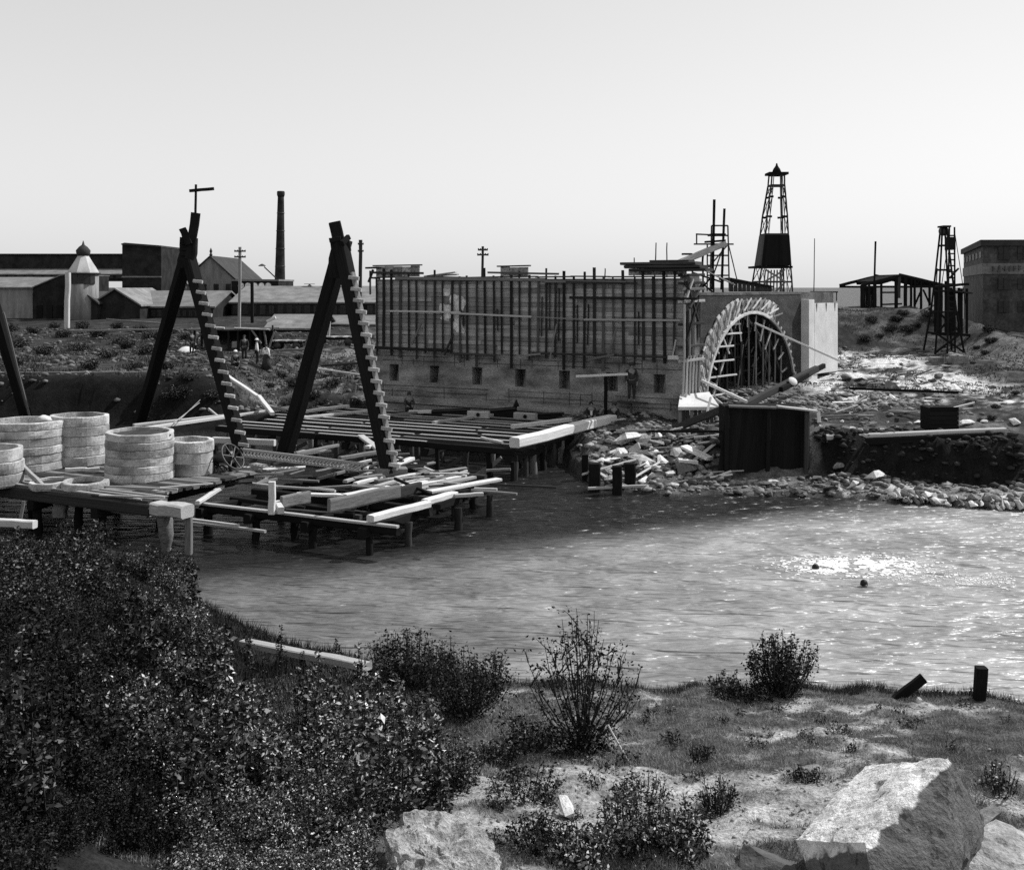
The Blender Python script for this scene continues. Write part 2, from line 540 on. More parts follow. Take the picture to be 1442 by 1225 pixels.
def wnoise(scale, strch, rot, det, wt):
    mp = N.new('ShaderNodeMapping'); mp.inputs['Scale'].default_value = strch; mp.inputs['Rotation'].default_value = (0, 0, rot)
    L.new(g.outputs['Position'], mp.inputs['Vector'])
    n = N.new('ShaderNodeTexNoise'); n.inputs['Scale'].default_value = scale; n.inputs['Detail'].default_value = det
    n.inputs['Distortion'].default_value = .4
    L.new(mp.outputs[0], n.inputs['Vector'])
    k = N.new('ShaderNodeMath'); k.operation = 'MULTIPLY'; k.inputs[1].default_value = wt
    L.new(n.outputs[0], k.inputs[0])
    return k.outputs[0]


def wadd(a, b):
    k = N.new('ShaderNodeMath'); k.operation = 'ADD'; L.new(a, k.inputs[0]); L.new(b, k.inputs[1]); return k.outputs[0]


hgt = wadd(wadd(wnoise(1.0, (.5, 1.6, 1), .14, 2, 1.9), wnoise(1.0, (1.2, 4.2, 1), .2, 2, .85)), wnoise(1., (5, 12, 1), .1, 2, .07))
bp = N.new('ShaderNodeBump'); bp.inputs['Strength'].default_value = 1.0; bp.inputs['Distance'].default_value = .34
L.new(hgt, bp.inputs['Height']); L.new(bp.outputs[0], bs.inputs['Normal'])
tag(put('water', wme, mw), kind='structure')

# ================================================================== directions of the works
D = Vector((.895, -.447, 0)).normalized()      # along the pier and the platforms
Nn = Vector((.447, .895, 0)).normalized()      # away from the eye, square to D
UP = Vector((0, 0, 1))


def LP(o, a, b, z):
    p = o + D * a + Nn * b
    return Vector((p.x, p.y, z))


# ------------------------------------------------------------------ wing wall with its formwork
WO = Vector((-7.64, 60.0, 0))
WL = 17.92


def U(px):
    k = (px - 721) / FPX
    return (60 * k + 7.64) / (.895 + .447 * k)


def W(u, out, z):
    return LP(WO, u, -out, z)


def zw(px, py):
    u = U(px); p = WO + D * u
    return EYE - (py - HOR) * p.y / FPX


wall = thing('bridge_wall', 'long concrete wing wall in timber formwork with a row of dark pockets', 'bridge wall', WO)
SOCK = [555, 612, 672, 733, 795, 862, 929]
us = [(U(p) - .31, U(p) + .31) for p in SOCK]
z0, z1, z2, z3 = -.5, 2.78, 3.72, 4.75
bxs = []
TH = 3.0


def wbox(u0, u1, za, zb, o0=0., o1=None, t0=0, t1=0):
    o1 = -TH if o1 is None else o1
    return [W(u0, o0, za), W(u1, o0, za), W(u1, o1, za), W(u0, o1, za), W(u0 - t0, o0, zb), W(u1 + t1, o0, zb), W(u1 + t1, o1, zb), W(u0 - t0, o1, zb)]


bxs.append(wbox(0, WL, z0, z1))
bxs.append(wbox(0, WL, z2, z3))
edges = [0] + [e for a_, b_ in us for e in (a_, b_)] + [WL]
for i in range(0, len(edges), 2):
    bxs.append(wbox(edges[i], edges[i + 1], z1, z2, 0, -.9, t0=0 if i == 0 else .0, t1=0))
bxs.append(wbox(0, WL, z1, z2, -.9))
bxs.append(wbox(0, WL, z3, 8.45, -.02))
put('concrete_core', boxmesh(bxs), m_conc, wall)
put('footing_ledge', boxmesh([wbox(-.1, WL + .1, -.5, 1.95, .14, .003)]), mat('pale_ledge', .25, scale=.7, amp=.45, fine=9, fine_amp=.5, bump=.7, bdist=.05, stretch=(1, 1, 4)), wall)
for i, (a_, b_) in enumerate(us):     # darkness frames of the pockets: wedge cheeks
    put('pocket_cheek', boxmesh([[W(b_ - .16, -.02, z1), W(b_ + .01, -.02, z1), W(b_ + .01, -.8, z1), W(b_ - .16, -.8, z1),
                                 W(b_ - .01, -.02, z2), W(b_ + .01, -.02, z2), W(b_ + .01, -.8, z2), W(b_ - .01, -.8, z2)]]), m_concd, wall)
# horizontal boards between the studs
z = 4.45
while z < 8.35:
    hgt_ = random.uniform(.2, .27)
    u = random.uniform(-.4, .0)
    while u < WL - .3:
        ln = random.uniform(3.2, 5.4)
        e = min(u + ln, WL + random.uniform(-.03, .06))
        o_ = random.uniform(.035, .075)
        beam('board', W(max(u, 0), o_, z + hgt_ / 2), W(e - .02, o_ + random.uniform(-.01, .01), z + hgt_ / 2 + random.uniform(-.02, .02)), .045, hgt_ - .015, m_board, wall, straight=True)
        u = e
    z += hgt_
# studs
m_stud = mat('wet_stud', .022, stretch=WD, rnd=.5)
m_stud2 = mat('dry_stud', .06, stretch=WD, rnd=.4)
u = .15; i = 0
while u < WL:
    zb_ = 4.5 + random.uniform(-.5, .25) if u < 5 or u > 14 else 4.2 + random.uniform(-.5, .35)
    zt = 8.55 + random.uniform(-.03, .12)
    if random.random() < .3: zt += random.uniform(.1, .45)
    w_ = random.uniform(.08, .16)
    sk = random.uniform(-.05, .05)
    beam('stud', W(u, .15, zb_), W(u + sk, .15, zt), w_, .14, random.choice((m_stud, m_stud, m_stud2)), wall)
    if random.random() < .3:
        beam('stud', W(u + .2, .14, zb_ + random.uniform(.6, 2)), W(u + .2 + sk, .14, zt - random.uniform(.5, 2)), .06, .1, m_stud, wall)
    u += random.uniform(.42, .6); i += 1
# walers
for (pxa, pya, pxb, pyb, h_, m_, out) in ((553, 438, 652, 440, .09, m_pale, .27), (640, 441, 752, 446, .10, m_pale, .31), (750, 446, 826, 450, .06, m_wood, .27), (826, 450, 960, 451, .10, m_pale, .31),
                                         (560, 392, 770, 394, .16, m_wood, .25), (770, 396, 885, 398, .14, m_wood, .25), (805, 419, 985, 421, .12, m_stud, .26), (800, 397, 900, 399, .07, m_stud, .28),
                                         (530, 489, 640, 494, .16, m_stud, .25), (640, 497, 700, 500, .1, m_dwood, .25), (752, 497, 870, 500, .12, m_stud, .25), (870, 500, 950, 503, .1, m_dwood, .25),
                                         (525, 384, 600, 385, .12, m_dwood, .26), (690, 384, 790, 386, .1, m_stud2, .26)):
    beam('waler', W(U(pxa), out, zw(pxa, pya)), W(U(pxb), out, zw(pxb, pyb)), .06, h_, m_, wall, straight=True)
# raking struts on the face
for (pxa, pya, pxb, pyb, m_) in ((788, 456, 778, 505, m_wood), (872, 462, 860, 500, m_wood), (832, 506, 868, 499, m_wood), (955, 478, 950, 502, m_pale), (598, 455, 584, 485, m_wood), (643, 470, 630, 500, m_dwood), (745, 500, 765, 498, m_wood)):
    beam('strut', W(U(pxa), .36, zw(pxa, pya)), W(U(pxb), .32, zw(pxb, pyb)), .07, .1, m_, wall)
beam('strut', W(U(945), .4, zw(945, 503)), W(U(958), .4, zw(958, 503)), .2, .2, m_white, wall)
# the rim: raised panels and the plank on top
for k in range(9):
    a_ = k * 2.0
    beam('rim_plank', W(a_, .0, 8.55 + random.uniform(-.02, .04)), W(a_ + 1.97, .0, 8.55 + random.uniform(-.02, .04)), .5, .07, m_dwood, wall, straight=True)
for (pxa, pxb, zt) in ((531, 592, 9.22), (706, 745, 9.12), (886, 968, 8.98)):
    ua, ub = U(pxa), U(pxb)
    n_ = max(3, int((ub - ua) / .55))
    for k in range(n_):
        a_ = ua + (ub - ua) * k / n_
        put('raised_panel', boxmesh([wbox(a_ + .01, a_ + (ub - ua) / n_ - .02, 8.6, zt - random.uniform(.02, .07), .1 + random.uniform(0, .03), .02)]), m_board, wall)
    beam('rim_plank', W(ua - .15, .1, zt), W(ub + .1, .1, zt + .02), .3, .07, m_stud, wall, straight=True)
# the thick dark coping at the right hand end
for (zz, dp, e0, e1, m_) in ((9.02, 1.4, 886, 992, m_dwood), (9.18, 1.2, 880, 985, m_stud2), (8.86, 1.3, 893, 1000, m_stud), (9.27, 1.0, 920, 975, m_dwood)):
    ua = U(e0); ub = min(U(e1), WL + 1.6)
    beam('coping_beam', W(ua, .1, zz), W(ub, .1, zz), dp, .14, m_, wall, straight=True)
# bracket at the left end
beam('bracket', W(-.6, .1, 9.1), W(.4, .1, 9.12), .3, .1, m_stud, wall)
beam('bracket', W(-.45, .1, 8.3), W(-.15, .1, 9.0), .12, .12, m_stud, wall)
beam('bracket', W(-.35, .1, 7.6), W(-.35, .1, 8.95), .1, .1, m_stud2, wall)
beam('bracket', W(-.3, .1, 8.55), W(.3, .1, 8.5), .1, .1, m_dwood, wall)
# lighter spilled lime on the boards
me = bpy.data.meshes.new('lime_splash'); bm = bmesh.new()
for k in range(26):
    t_ = random.random()
    u = U(634) + random.gauss(0, .3) + (.3 if t_ > .5 else -.1); zz = 6.6 + random.gauss(0, .38)
    r_ = random.uniform(.15, .42)
    c = W(u, .082 + k * .0006, zz)
    vs = [bm.verts.new(c + D * (r_ * random.uniform(.5, 1.1) * math.cos(q * math.tau / 9)) + UP * (r_ * random.uniform(.5, 1.2) * math.sin(q * math.tau / 9))) for q in range(9)]
    bm.faces.new(vs)
bm.to_mesh(me); bm.free()
put('lime_splash', me, mat('lime', .62, amp=.5, fine_amp=.5, scale=2), wall)

# loose boards lying on the wall top
for (pa, pb, m_, lb) in (((596, 383), (632, 378), m_pale, 'pale board lying crooked on the wall top beside the left raised panel'),
                         ((604, 379), (634, 377), m_wood, 'grey board tilted over the crooked pale one on the wall top'),
                         ((600, 388), (626, 384), m_dwood, 'dark plank under the crooked boards on the wall top')):
    ua, ub = U(pa[0]), U(pb[0])
    beam('loose_board', W(ua, -.2, 8.62), W(ub + .2, -.5, 8.62 + (pa[1] - pb[1]) * .045), .4, .07, m_)
    tag(bpy.data.objects[COL.objects[-1].name], lb, 'board', 'loose boards on the wall top')
for i, (px, top, lb) in enumerate(((922, 342, 'thin upright rod on the wall top, second in from the chute'), (937, 342, 'thin upright rod on the wall top just left of the chute foot'),
                                   (893, 363, 'short rod standing on the coping where it begins'), (852, 378, 'short bare rod on the wall rim right of the middle'))):
    p = WO + D * U(px)
    q = PY(px + (2 if i < 2 else 0), top, p.y + .6)
    tag(pole('rod', Vector((q.x - (.07 if i == 0 else 0), p.y + .6, 8.5)), q, .035, m_dark), lb, 'rod')

# ------------------------------------------------------------------ bridge body with the arch
BO = Vector((9.5, 54.0, 0)); BD = Vector((.66, .7513, 0)).normalized(); BN = Vector((.7513, -.66, 0)).normalized()


def B(t, out, z):
    p = BO + BD * t + BN * out
    return Vector((p.x, p.y, z))


bridge = thing('arch_bridge', 'unfinished concrete arch bridge on timber centering beside the wing wall', 'bridge', BO)
TC, RA, ZS = 5.3, 5.05, 1.7
NA = 28
ang = [math.pi * i / NA for i in range(NA + 1)]
arc = [(TC - RA * math.cos(a_), ZS + RA * math.sin(a_)) for a_ in ang]
ZT = 7.62
vs, fs = [], []
DEP = 12.
top = [(-1.2 + (16.0 + 1.2) * i / NA, ZT + .05 * math.sin(i)) for i in range(NA + 1)]
# spandrel face: strips between arch and outer boundary
outer = []
for (t_, z_), a_ in zip(arc, ang):
    c, s = -math.cos(a_), math.sin(a_)
    # cast the ray out to the rectangle t in [-1.2,11.3], z<=ZT
    k = 1e9
    if c < -1e-6: k = min(k, (-1.2 - TC) / c)
    if c > 1e-6: k = min(k, (11.4 - TC) / c)
    if s > 1e-6: k = min(k, (ZT - ZS) / s)
    outer.append((TC + c * k, ZS + s * k))
for (t_, z_) in arc: vs.append(B(t_, 0, z_))
for (t_, z_) in outer: vs.append(B(t_, 0, z_))
for (t_, z_) in arc: vs.append(B(t_, -DEP, z_))
n1 = NA + 1
for i in range(NA):
    fs.append((i, i + 1, n1 + i + 1, n1 + i))
    fs.append((i, 2 * n1 + i, 2 * n1 + i + 1, i + 1))
put('spandrel', pmesh('spandrel', vs, fs), mat('shuttered_concrete', .042, scale=.8, amp=.5, fine=8, fine_amp=.5, bump=.7, bdist=.05, rnd=0, stretch=(1, 1, 2)), bridge)
bx = []


def bbox(t0, t1, za, zb, o0, o1):
    return [B(t0, o0, za), B(t1, o0, za), B(t1, o1, za), B(t0, o1, za), B(t0, o0, zb), B(t1, o0, zb), B(t1, o1, zb), B(t0, o1, zb)]


put('deck_fill', boxmesh([bbox(-1.2, 11.4, ZT - .02, ZT + .12, .02, -DEP), bbox(-1.2, TC - RA, -.5, ZS, .0, -DEP), bbox(TC + RA, 11.4, -.5, ZS, 0, -DEP)]), m_concd, bridge)
put('far_abutment', boxmesh([bbox(11.4, 16, -.5, ZT + .1, -.15, -DEP)]), m_concd, bridge)
# shuttering courses printed in the wall below the boards
m_joint = mat('joint_shadow', .05, amp=.5)
for zz in (2.25, 2.55, 3.95, 4.2, 2.05):
    u = random.uniform(0, .6)
    while u < WL - 1:
        e = min(WL - .1, u + random.uniform(1.5, 5))
        beam('shutter_joint', W(u, .005 if zz > 2.1 else .15, zz), W(e, .005 if zz > 2.1 else .15, zz + random.uniform(-.02, .02)), .03, random.uniform(.02, .04), m_joint, wall)
        u = e + random.uniform(.1, 1.5)
for k in range(26):
    u = .4 + k * .67 + random.uniform(-.1, .1); za = random.choice((1.96, 3.75)); zb = za + random.uniform(.3, .8)
    beam('shutter_joint', W(u, .006, za), W(u, .006, zb), .03, .03, m_joint, wall)
beam('cable', W(.3, .2, 1.62), W(WL - 1, .2, 1.45), .04, .04, m_dark, wall)
# pale plastered pilaster and its dark joint
put('pilaster', boxmesh([bbox(12.15, 15.3, 2.9, 7.05, .45, -.13)]), m_plast, bridge)
put('pilaster_strip', boxmesh([bbox(11.3, 12.0, 2.9, 7.3, .5, -.13)]), m_plast, bridge)
put('pilaster_foot', boxmesh([bbox(11.5, 12.6, .8, 2.9, .4, -.13)]), m_plast, bridge)
put('dark_buttress', boxmesh([bbox(14.0, 15.3, .8, 2.9, .5, -.13)]), m_concd, bridge)
for t_ in (12.3, 13.6, 14.8):
    put('drip_stain', prism([B(t_, .455, 7.06), B(t_ + .18, .455, 7.06), B(t_ + .1, .455, 6.55)], BN * .01), m_concd, bridge)
ra_ = [(math.radians(1 + i * 4.2)) for i in range(29)]
vs, fs = [], []
for i, a_ in enumerate(ra_):
    c, s = -math.cos(a_), math.sin(a_)
    r1 = min(RA + .9 + random.uniform(-.12, .12), (ZT - .3 - ZS) / max(s, .01))
    for r_, o_ in ((RA - .1, .03), (r1, .03), (r1, .08), (RA - .1, .08)): vs.append(B(TC + c * r_, o_, ZS + s * r_))
    if i:
        n_ = (i - 1) * 4
        for j in range(4): fs.append((n_ + j, n_ + (j + 1) % 4, n_ + 4 + (j + 1) % 4, n_ + 4 + j))
put('ring_sheeting', pmesh('ring_sheeting', vs, fs), m_pale, bridge)
# lagging ring: short radial pale boards on the edge of the centering
for i in range(34):
    a_ = math.radians(2 + i * 5.1)
    c, s = -math.cos(a_), math.sin(a_)
    left = a_ < math.radians(118)
    r0 = RA - .12; r1 = RA + (random.uniform(.85, 1.0) if left else random.uniform(.2, .32))
    if ZS + s * r1 > ZT - .25: r1 = (ZT - .25 - ZS) / max(s, .01)
    if a_ > math.radians(150): m_ = m_wood
    else: m_ = m_white if left else m_pale
    beam('lagging_board', B(TC + c * r0, .1, ZS + s * r0), B(TC + c * r1, .1, ZS + s * r1), .28 if left else .14, .06, m_, bridge, roll=math.pi / 2)
for i in range(22):   # lattice bracing across the ring
    a_ = math.radians(4 + i * 5.3); b_ = a_ + math.radians(9)
    r0, r1 = RA + .1, RA + .8
    z_a, z_b = ZS + math.sin(a_) * r0, min(ZT - .2, ZS + math.sin(b_) * r1)
    beam('ring_brace', B(TC - math.cos(a_) * r0, .19, z_a), B(TC - math.cos(b_) * r1, .19, z_b), .06, .08, m_wood if i % 2 else m_white, bridge)
for i in range(20):   # inner rim chord
    a_ = math.radians(0 + i * 8.6); b_ = a_ + math.radians(8.6)
    r0 = RA - .1
    beam('rim_chord', B(TC - math.cos(a_) * r0, .16, ZS + math.sin(a_) * r0), B(TC - math.cos(b_) * r0, .16, ZS + math.sin(b_) * r0), .1, .16, m_white if i < 13 else m_wood, bridge)
for k in range(1, 5):   # the same rim repeated down the barrel, darker timber painting the shade
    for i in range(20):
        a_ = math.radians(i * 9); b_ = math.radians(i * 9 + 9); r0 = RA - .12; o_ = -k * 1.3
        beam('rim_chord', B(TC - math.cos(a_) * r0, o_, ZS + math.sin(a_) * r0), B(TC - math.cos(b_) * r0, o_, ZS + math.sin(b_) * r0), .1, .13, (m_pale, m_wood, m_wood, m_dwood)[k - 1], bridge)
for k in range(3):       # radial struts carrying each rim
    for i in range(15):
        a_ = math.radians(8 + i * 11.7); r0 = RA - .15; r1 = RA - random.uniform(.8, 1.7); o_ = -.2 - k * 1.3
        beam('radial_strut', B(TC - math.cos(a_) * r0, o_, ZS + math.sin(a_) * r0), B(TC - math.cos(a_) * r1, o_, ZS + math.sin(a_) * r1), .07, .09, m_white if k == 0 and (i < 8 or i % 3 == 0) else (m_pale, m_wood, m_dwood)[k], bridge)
# centering frames inside: ties and posts, bays painted darker inward for shade
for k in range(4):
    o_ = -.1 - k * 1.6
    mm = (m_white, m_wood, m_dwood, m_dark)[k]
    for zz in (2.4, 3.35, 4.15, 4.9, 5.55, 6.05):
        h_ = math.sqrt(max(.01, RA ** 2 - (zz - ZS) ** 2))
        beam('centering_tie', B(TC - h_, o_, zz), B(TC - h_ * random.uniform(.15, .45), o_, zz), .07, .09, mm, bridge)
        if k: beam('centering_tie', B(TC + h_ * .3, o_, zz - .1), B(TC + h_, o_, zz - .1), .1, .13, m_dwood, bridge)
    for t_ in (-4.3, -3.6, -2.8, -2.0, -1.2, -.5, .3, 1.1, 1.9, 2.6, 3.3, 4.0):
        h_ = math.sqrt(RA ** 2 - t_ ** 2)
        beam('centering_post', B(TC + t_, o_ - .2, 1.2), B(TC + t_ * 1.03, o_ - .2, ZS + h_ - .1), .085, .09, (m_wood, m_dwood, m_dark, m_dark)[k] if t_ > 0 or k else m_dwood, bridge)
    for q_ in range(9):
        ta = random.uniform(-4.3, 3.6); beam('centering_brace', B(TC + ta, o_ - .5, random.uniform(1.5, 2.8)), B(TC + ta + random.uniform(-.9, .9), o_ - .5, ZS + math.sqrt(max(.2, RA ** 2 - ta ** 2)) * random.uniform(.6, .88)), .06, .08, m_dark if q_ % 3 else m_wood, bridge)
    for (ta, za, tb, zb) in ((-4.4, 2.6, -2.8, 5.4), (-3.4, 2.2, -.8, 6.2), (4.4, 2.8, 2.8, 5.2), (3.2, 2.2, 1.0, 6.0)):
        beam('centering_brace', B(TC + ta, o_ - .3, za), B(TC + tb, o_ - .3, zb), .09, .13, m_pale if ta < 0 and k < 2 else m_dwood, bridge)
beam('sole_plate', B(1.5, .3, 1.35), B(7.2, .3, 1.4), .2, .18, m_pale, bridge)
beam('sole_plate', B(3.4, .8, 1.15), B(8.6, .6, 1.2), .2, .18, m_wood, bridge)
# stub of shuttering closing the gap between wing wall and arch
RC = W(WL, 0, 0)
E0 = Vector((RC.x, RC.y, 0)); E1 = B(-.4, .25, 0)
for k in range(7):
    t_ = k / 6
    p = E0.lerp(E1, t_)
    zt = 7.0 if k < 5 else 7.6
    beam('edge_stud', Vector((p.x, p.y - .15, 4.55 if k < 5 else 5.5)), Vector((p.x, p.y - .15, zt + random.uniform(-.3, .2))), .1, .12, (m_pale, m_stud, m_pale, m_wood, m_pale, m_stud2, m_wood)[k], wall)
for k in range(6):
    t_ = k / 5
    p = E0.lerp(E1, t_)
    beam('edge_stud', Vector((p.x - .1, p.y - .3, 2.7)), Vector((p.x, p.y - .12, 4.65)), .1, .1, m_white if k in (1, 3) else m_pale, wall)
for (za, ma) in ((7.3, m_pale), (6.2, m_stud), (5.1, m_stud2), (4.4, m_pale), (8.2, m_dwood), (7.9, m_wood), (8.6, m_stud)):
    beam('edge_waler', Vector((E0.x - .3, E0.y - .25, za)), Vector((E1.x + .2, E1.y - .25, za + .04)), .09, .13, ma, wall)
for (a0, a1, za, zb, mm_) in ((.1, .9, 5.4, 7.6, m_stud), (.9, .1, 6.2, 8.3, m_dwood), (0, .5, 7.3, 8.4, m_pale), (.3, 1.1, 7.0, 8.2, m_stud2)):
    p, q = E0.lerp(E1, a0), E0.lerp(E1, a1)
    beam('edge_strut', Vector((p.x, p.y - .35, za)), Vector((q.x, q.y - .35, zb)), .1, .12, mm_, wall)
put('edge_infill', prism([Vector((E0.x, E0.y, 2.9)), Vector((E1.x, E1.y, 2.9)), Vector((E1.x, E1.y, 8.6)), Vector((E0.x, E0.y, 8.6))], Vector((0, 1.2, 0))), m_concd, wall)
# white capped block below it
blk = thing('plinth_block', 'white topped timber clad block below the pale shutters at the wall corner', 'block', (E0.x, E0.y, 1))
put('cap', boxmesh([[Vector((E0.x - .45, E0.y - 1.1, 2.15)), Vector((E1.x + .5, E0.y - 1.1, 2.15)), Vector((E1.x + .45, E1.y - .2, 2.6)), Vector((E0.x - .2, E0.y - .05, 2.6)),
                    Vector((E0.x - .45, E0.y - 1.1, 2.3)), Vector((E1.x + .5, E0.y - 1.1, 2.3)), Vector((E1.x + .45, E1.y - .2, 2.78)), Vector((E0.x - .2, E0.y - .05, 2.78))]]), m_plast, blk)
for k in range(9):
    x = E0.x - .35 + k * .19
    beam('slat', Vector((x, E0.y - 1.0, .9)), Vector((x, E0.y - .95, 2.14)), .15, .06, m_dwood if k % 3 else m_wood, blk)

# ------------------------------------------------------------------ scaffold, chute and roofs over the bridge
scf = thing('scaffold_tower', 'timber scaffold tower with platforms and two tall masts above the bridge', 'scaffold', PY(1005, 410, 57))
YS = 57.


def S(px, py, dy=0.): return PY(px, py, YS + dy)


for (a_, b_, w_, m_, nm) in (((1006, 281), (1003, 408), .13, m_dark, 'mast'), ((1020, 294), (1016, 408), .12, m_dark, 'mast')):
    beam(nm, S(*b_), S(*a_), w_, w_, m_, scf)
for dy in (0, 2.0):
    for (a_, b_) in (((1002, 318), (1000, 410)), ((1025, 318), (1027, 410)), ((996, 345), (996, 410)), ((981, 330), (981, 345))):
        beam('standard', S(*b_, dy), S(*a_, dy), .07, .07, m_dwood, scf)
    for (a_, b_) in (((1002, 318), (1025, 318)), ((980, 330), (1025, 332)), ((977, 344), (1033, 344)), ((996, 360), (1026, 360)), ((996, 374), (1026, 374)), ((996, 388), (1027, 388))):
        beam('ledger', S(*a_, dy), S(*b_, dy), .07, .08, m_dwood, scf)
    for (a_, b_) in (((1000, 400), (1018, 350)), ((1026, 345), (1038, 395)), ((1002, 372), (1024, 346))):
        beam('brace', S(*a_, dy), S(*b_, dy), .05, .07, m_dwood, scf)
for k in range(4):
    beam('platform_board', S(993, 341, k * .5), S(1021, 339, k * .5), .45, .1, m_dark, scf, straight=True)
beam('platform_board', S(999, 331, .5), S(1019, 331, .5), 1.2, .12, m_dark, scf)
ch = thing('chute', 'pale sloping log chute running up from the wall top to the scaffold', 'chute', S(950, 372))
beam('trough', S(948, 374), S(1022, 343), .5, .3, m_plog, ch)
beam('trough_edge', S(952, 369), S(1010, 345), .08, .14, m_white, ch)
beam('trestle_leg', S(970, 366), S(969, 378), .1, .1, m_dark, ch)
beam('trestle_leg', S(990, 358), S(989, 378), .1, .1, m_dark, ch)
beam('cross_piece', S(960, 358), S(975, 358), .1, .1, m_dark, ch)
rp = thing('scaffold_ramp', 'light boarded ramp sloping down right from the chute over the arch', 'ramp', S(985, 372))
for k in range(6):
    beam('ramp_board', S(968 + k * 2, 369 + k * .8, k * .4), S(1028 + k * 1.5, 398 + k * .8, k * .4), .32, .06, m_white if k % 2 == 0 else m_wood, rp, straight=True)
for (a_, b_) in (((975, 374), (975, 408)), ((990, 380), (990, 412)), ((1005, 388), (1005, 414)), ((1018, 394), (1018, 414)), ((975, 384), (1018, 398)), ((962, 376), (1000, 376)), ((984, 395), (1004, 412)), ((1000, 392), (984, 412))):
    beam('ramp_prop', S(*a_, .5), S(*b_, .5), .09, .09, random.choice((m_dwood, m_wood, m_dark)), rp)
sh = thing('lean_to_shed', 'low dark lean-to shed between scaffold and the tall derrick', 'shed', PY(1060, 412, 75))
put('roof', prism([PY(1028, 391, 74), PY(1090, 403, 74), PY(1090, 405, 74), PY(1028, 394, 74)], Vector((0, 4, 0))), m_dark, sh)
for px in range(1030, 1090, 6):
    t_ = (px - 1028) / 62
    beam('board', PY(px, 394 + 11 * t_, 74.3), PY(px, 424, 74.3), .27, .05, m_dwood, sh, straight=True)

# ------------------------------------------------------------------ tall derrick behind the bridge
YD = 92.
der = thing('tall_derrick', 'tall timber lattice derrick with a boarded middle, behind the arch bridge', 'derrick', PY(1092, 431, YD))


def corner(px_, py, side, dy):
    return PY(px_, py, YD + dy)


def half(py):     # half width in pixels at a row
    return np.interp(py, [240, 262, 300, 330, 372, 400, 431], [8.5, 9.5, 14, 16, 20, 23, 25])


def DC(py, sx, sy, inner=1.):
    h_ = half(py) * YD / FPX * inner
    c = PY(1096 - (py - 240) * .022, py, YD)
    return Vector((c.x + sx * h_, c.y + sy * h_ + h_, c.z))


rows = [246, 261, 277, 305, 330, 348, 372, 397, 431]
for sx in (-1, 1):
    for sy in (-1, 1):
        for ra, rb in zip(rows[:-1], rows[1:]):
            beam('leg', DC(rb, sx, sy), DC(ra, sx, sy), .12, .12, m_dwood, der)
            beam('leg', DC(rb, sx, sy, .72), DC(ra, sx, sy, .68), .07, .07, m_wood, der)
for r_ in rows[:-1]:
    for (p, q) in (((-1, -1), (1, -1)), ((1, -1), (1, 1)), ((1, 1), (-1, 1)), ((-1, 1), (-1, -1))):
        if r_ in (246, 261, 372, 397, 330): beam('girt', DC(r_, *p), DC(r_, *q), .1, .15, m_dwood, der)
        else:
            for sgn in (0, 1):     # short girts that leave the middle of each side open
                a_, b_ = DC(r_, *p), DC(r_, *q)
                if sgn: a_, b_ = b_, a_
                beam('girt', a_, a_.lerp(b_, .24), .1, .18, m_dark, der)
for ra, rb in zip(rows[1:-1], rows[2:]):
    for sx in (-1, 1):
        for sy in (-1, 1):
            beam('lacing', DC(ra, sx, sy), DC(rb, sx, sy, .7), .045, .06, m_dwood, der)
            beam('lacing', DC(ra, sx, sy, .7), DC(rb, sx, sy), .045, .06, m_dwood, der)
for k in range(11):    # boarded middle
    t_ = (k + .5) / 11 * 2 - 1
    for sy in (-1, 1):
        beam('boarding', Vector((DC(374, 1, sy).x * (t_ + 1) / 2 + DC(374, -1, sy).x * (1 - t_) / 2, DC(374, 1, sy).y + sy * .06, DC(374, 1, 1).z)),
             Vector((DC(331, 1, sy).x * (t_ + 1) / 2 + DC(331, -1, sy).x * (1 - t_) / 2, DC(331, 1, sy).y + sy * .06, DC(331, 1, 1).z)), .28, .04, m_dark, der, straight=True)
    if k < 8:
        for sx in (-1, 1):
            ya, yb = DC(374, sx, -1), DC(374, sx, 1); yc, yd_ = DC(331, sx, -1), DC(331, sx, 1)
            q = (k + .5) / 8
            beam('boarding', ya.lerp(yb, q) + Vector((sx * .06, 0, 0)), yc.lerp(yd_, q) + Vector((sx * .06, 0, 0)), .06, .36, m_stud2, der, straight=True)
put('crown_platform', boxmesh([(DC(246, -1, -1).x - .3, DC(246, 1, -1).y - .3, DC(246, 1, 1).z, DC(246, 1, -1).x + .3, DC(246, 1, 1).y + .3, DC(246, 1, 1).z + .2)]), m_dark, der)
put('crown_block', lathe([(.25, 0), (.4, .1), (.3, .35), (.12, .6), (.05, .85)], 10), m_dark, der, Matrix.Translation(DC(243, 0, 0)))
put('ledge', boxmesh([(DC(376, -1, -1).x - .55, DC(376, 1, -1).y - .3, DC(376, 1, 1).z - .1, DC(376, 1, -1).x + .1, DC(376, 1, 1).y + .3, DC(376, 1, 1).z + .08)]), m_dark, der)
for (a_, b_) in ((380, 397), (397, 428)):
    beam('cross_brace', DC(a_, -.7, -1), DC(b_, .6, -1), .1, .14, m_wood, der); beam('cross_brace', DC(a_, .6, -1), DC(b_, -.7, -1), .1, .14, m_wood, der)
    for k in range(6):
        beam('inner_boarding', DC(a_, -.6 + k * .2, -.5), DC(b_, -.6 + k * .2, -.5), .12, .04, m_wood, der)

tag(pole('slim_mast', PY(1146, 425, 92), PY(1147, 336, 92), .045, m_dwood), 'very thin bare mast standing right of the tall derrick', 'mast')
rl = thing('rail_fence', 'low rail on thin posts on the rise behind the white pilaster', 'fence', PY(1160, 418, 88))
for px in (1145, 1163, 1178): beam('post', PY(px, 424, 88), PY(px, 411, 88), .07, .07, m_dark, rl)
beam('rail', PY(1141, 411, 88), PY(1180, 411.5, 88), .07, .1, m_dark, rl)

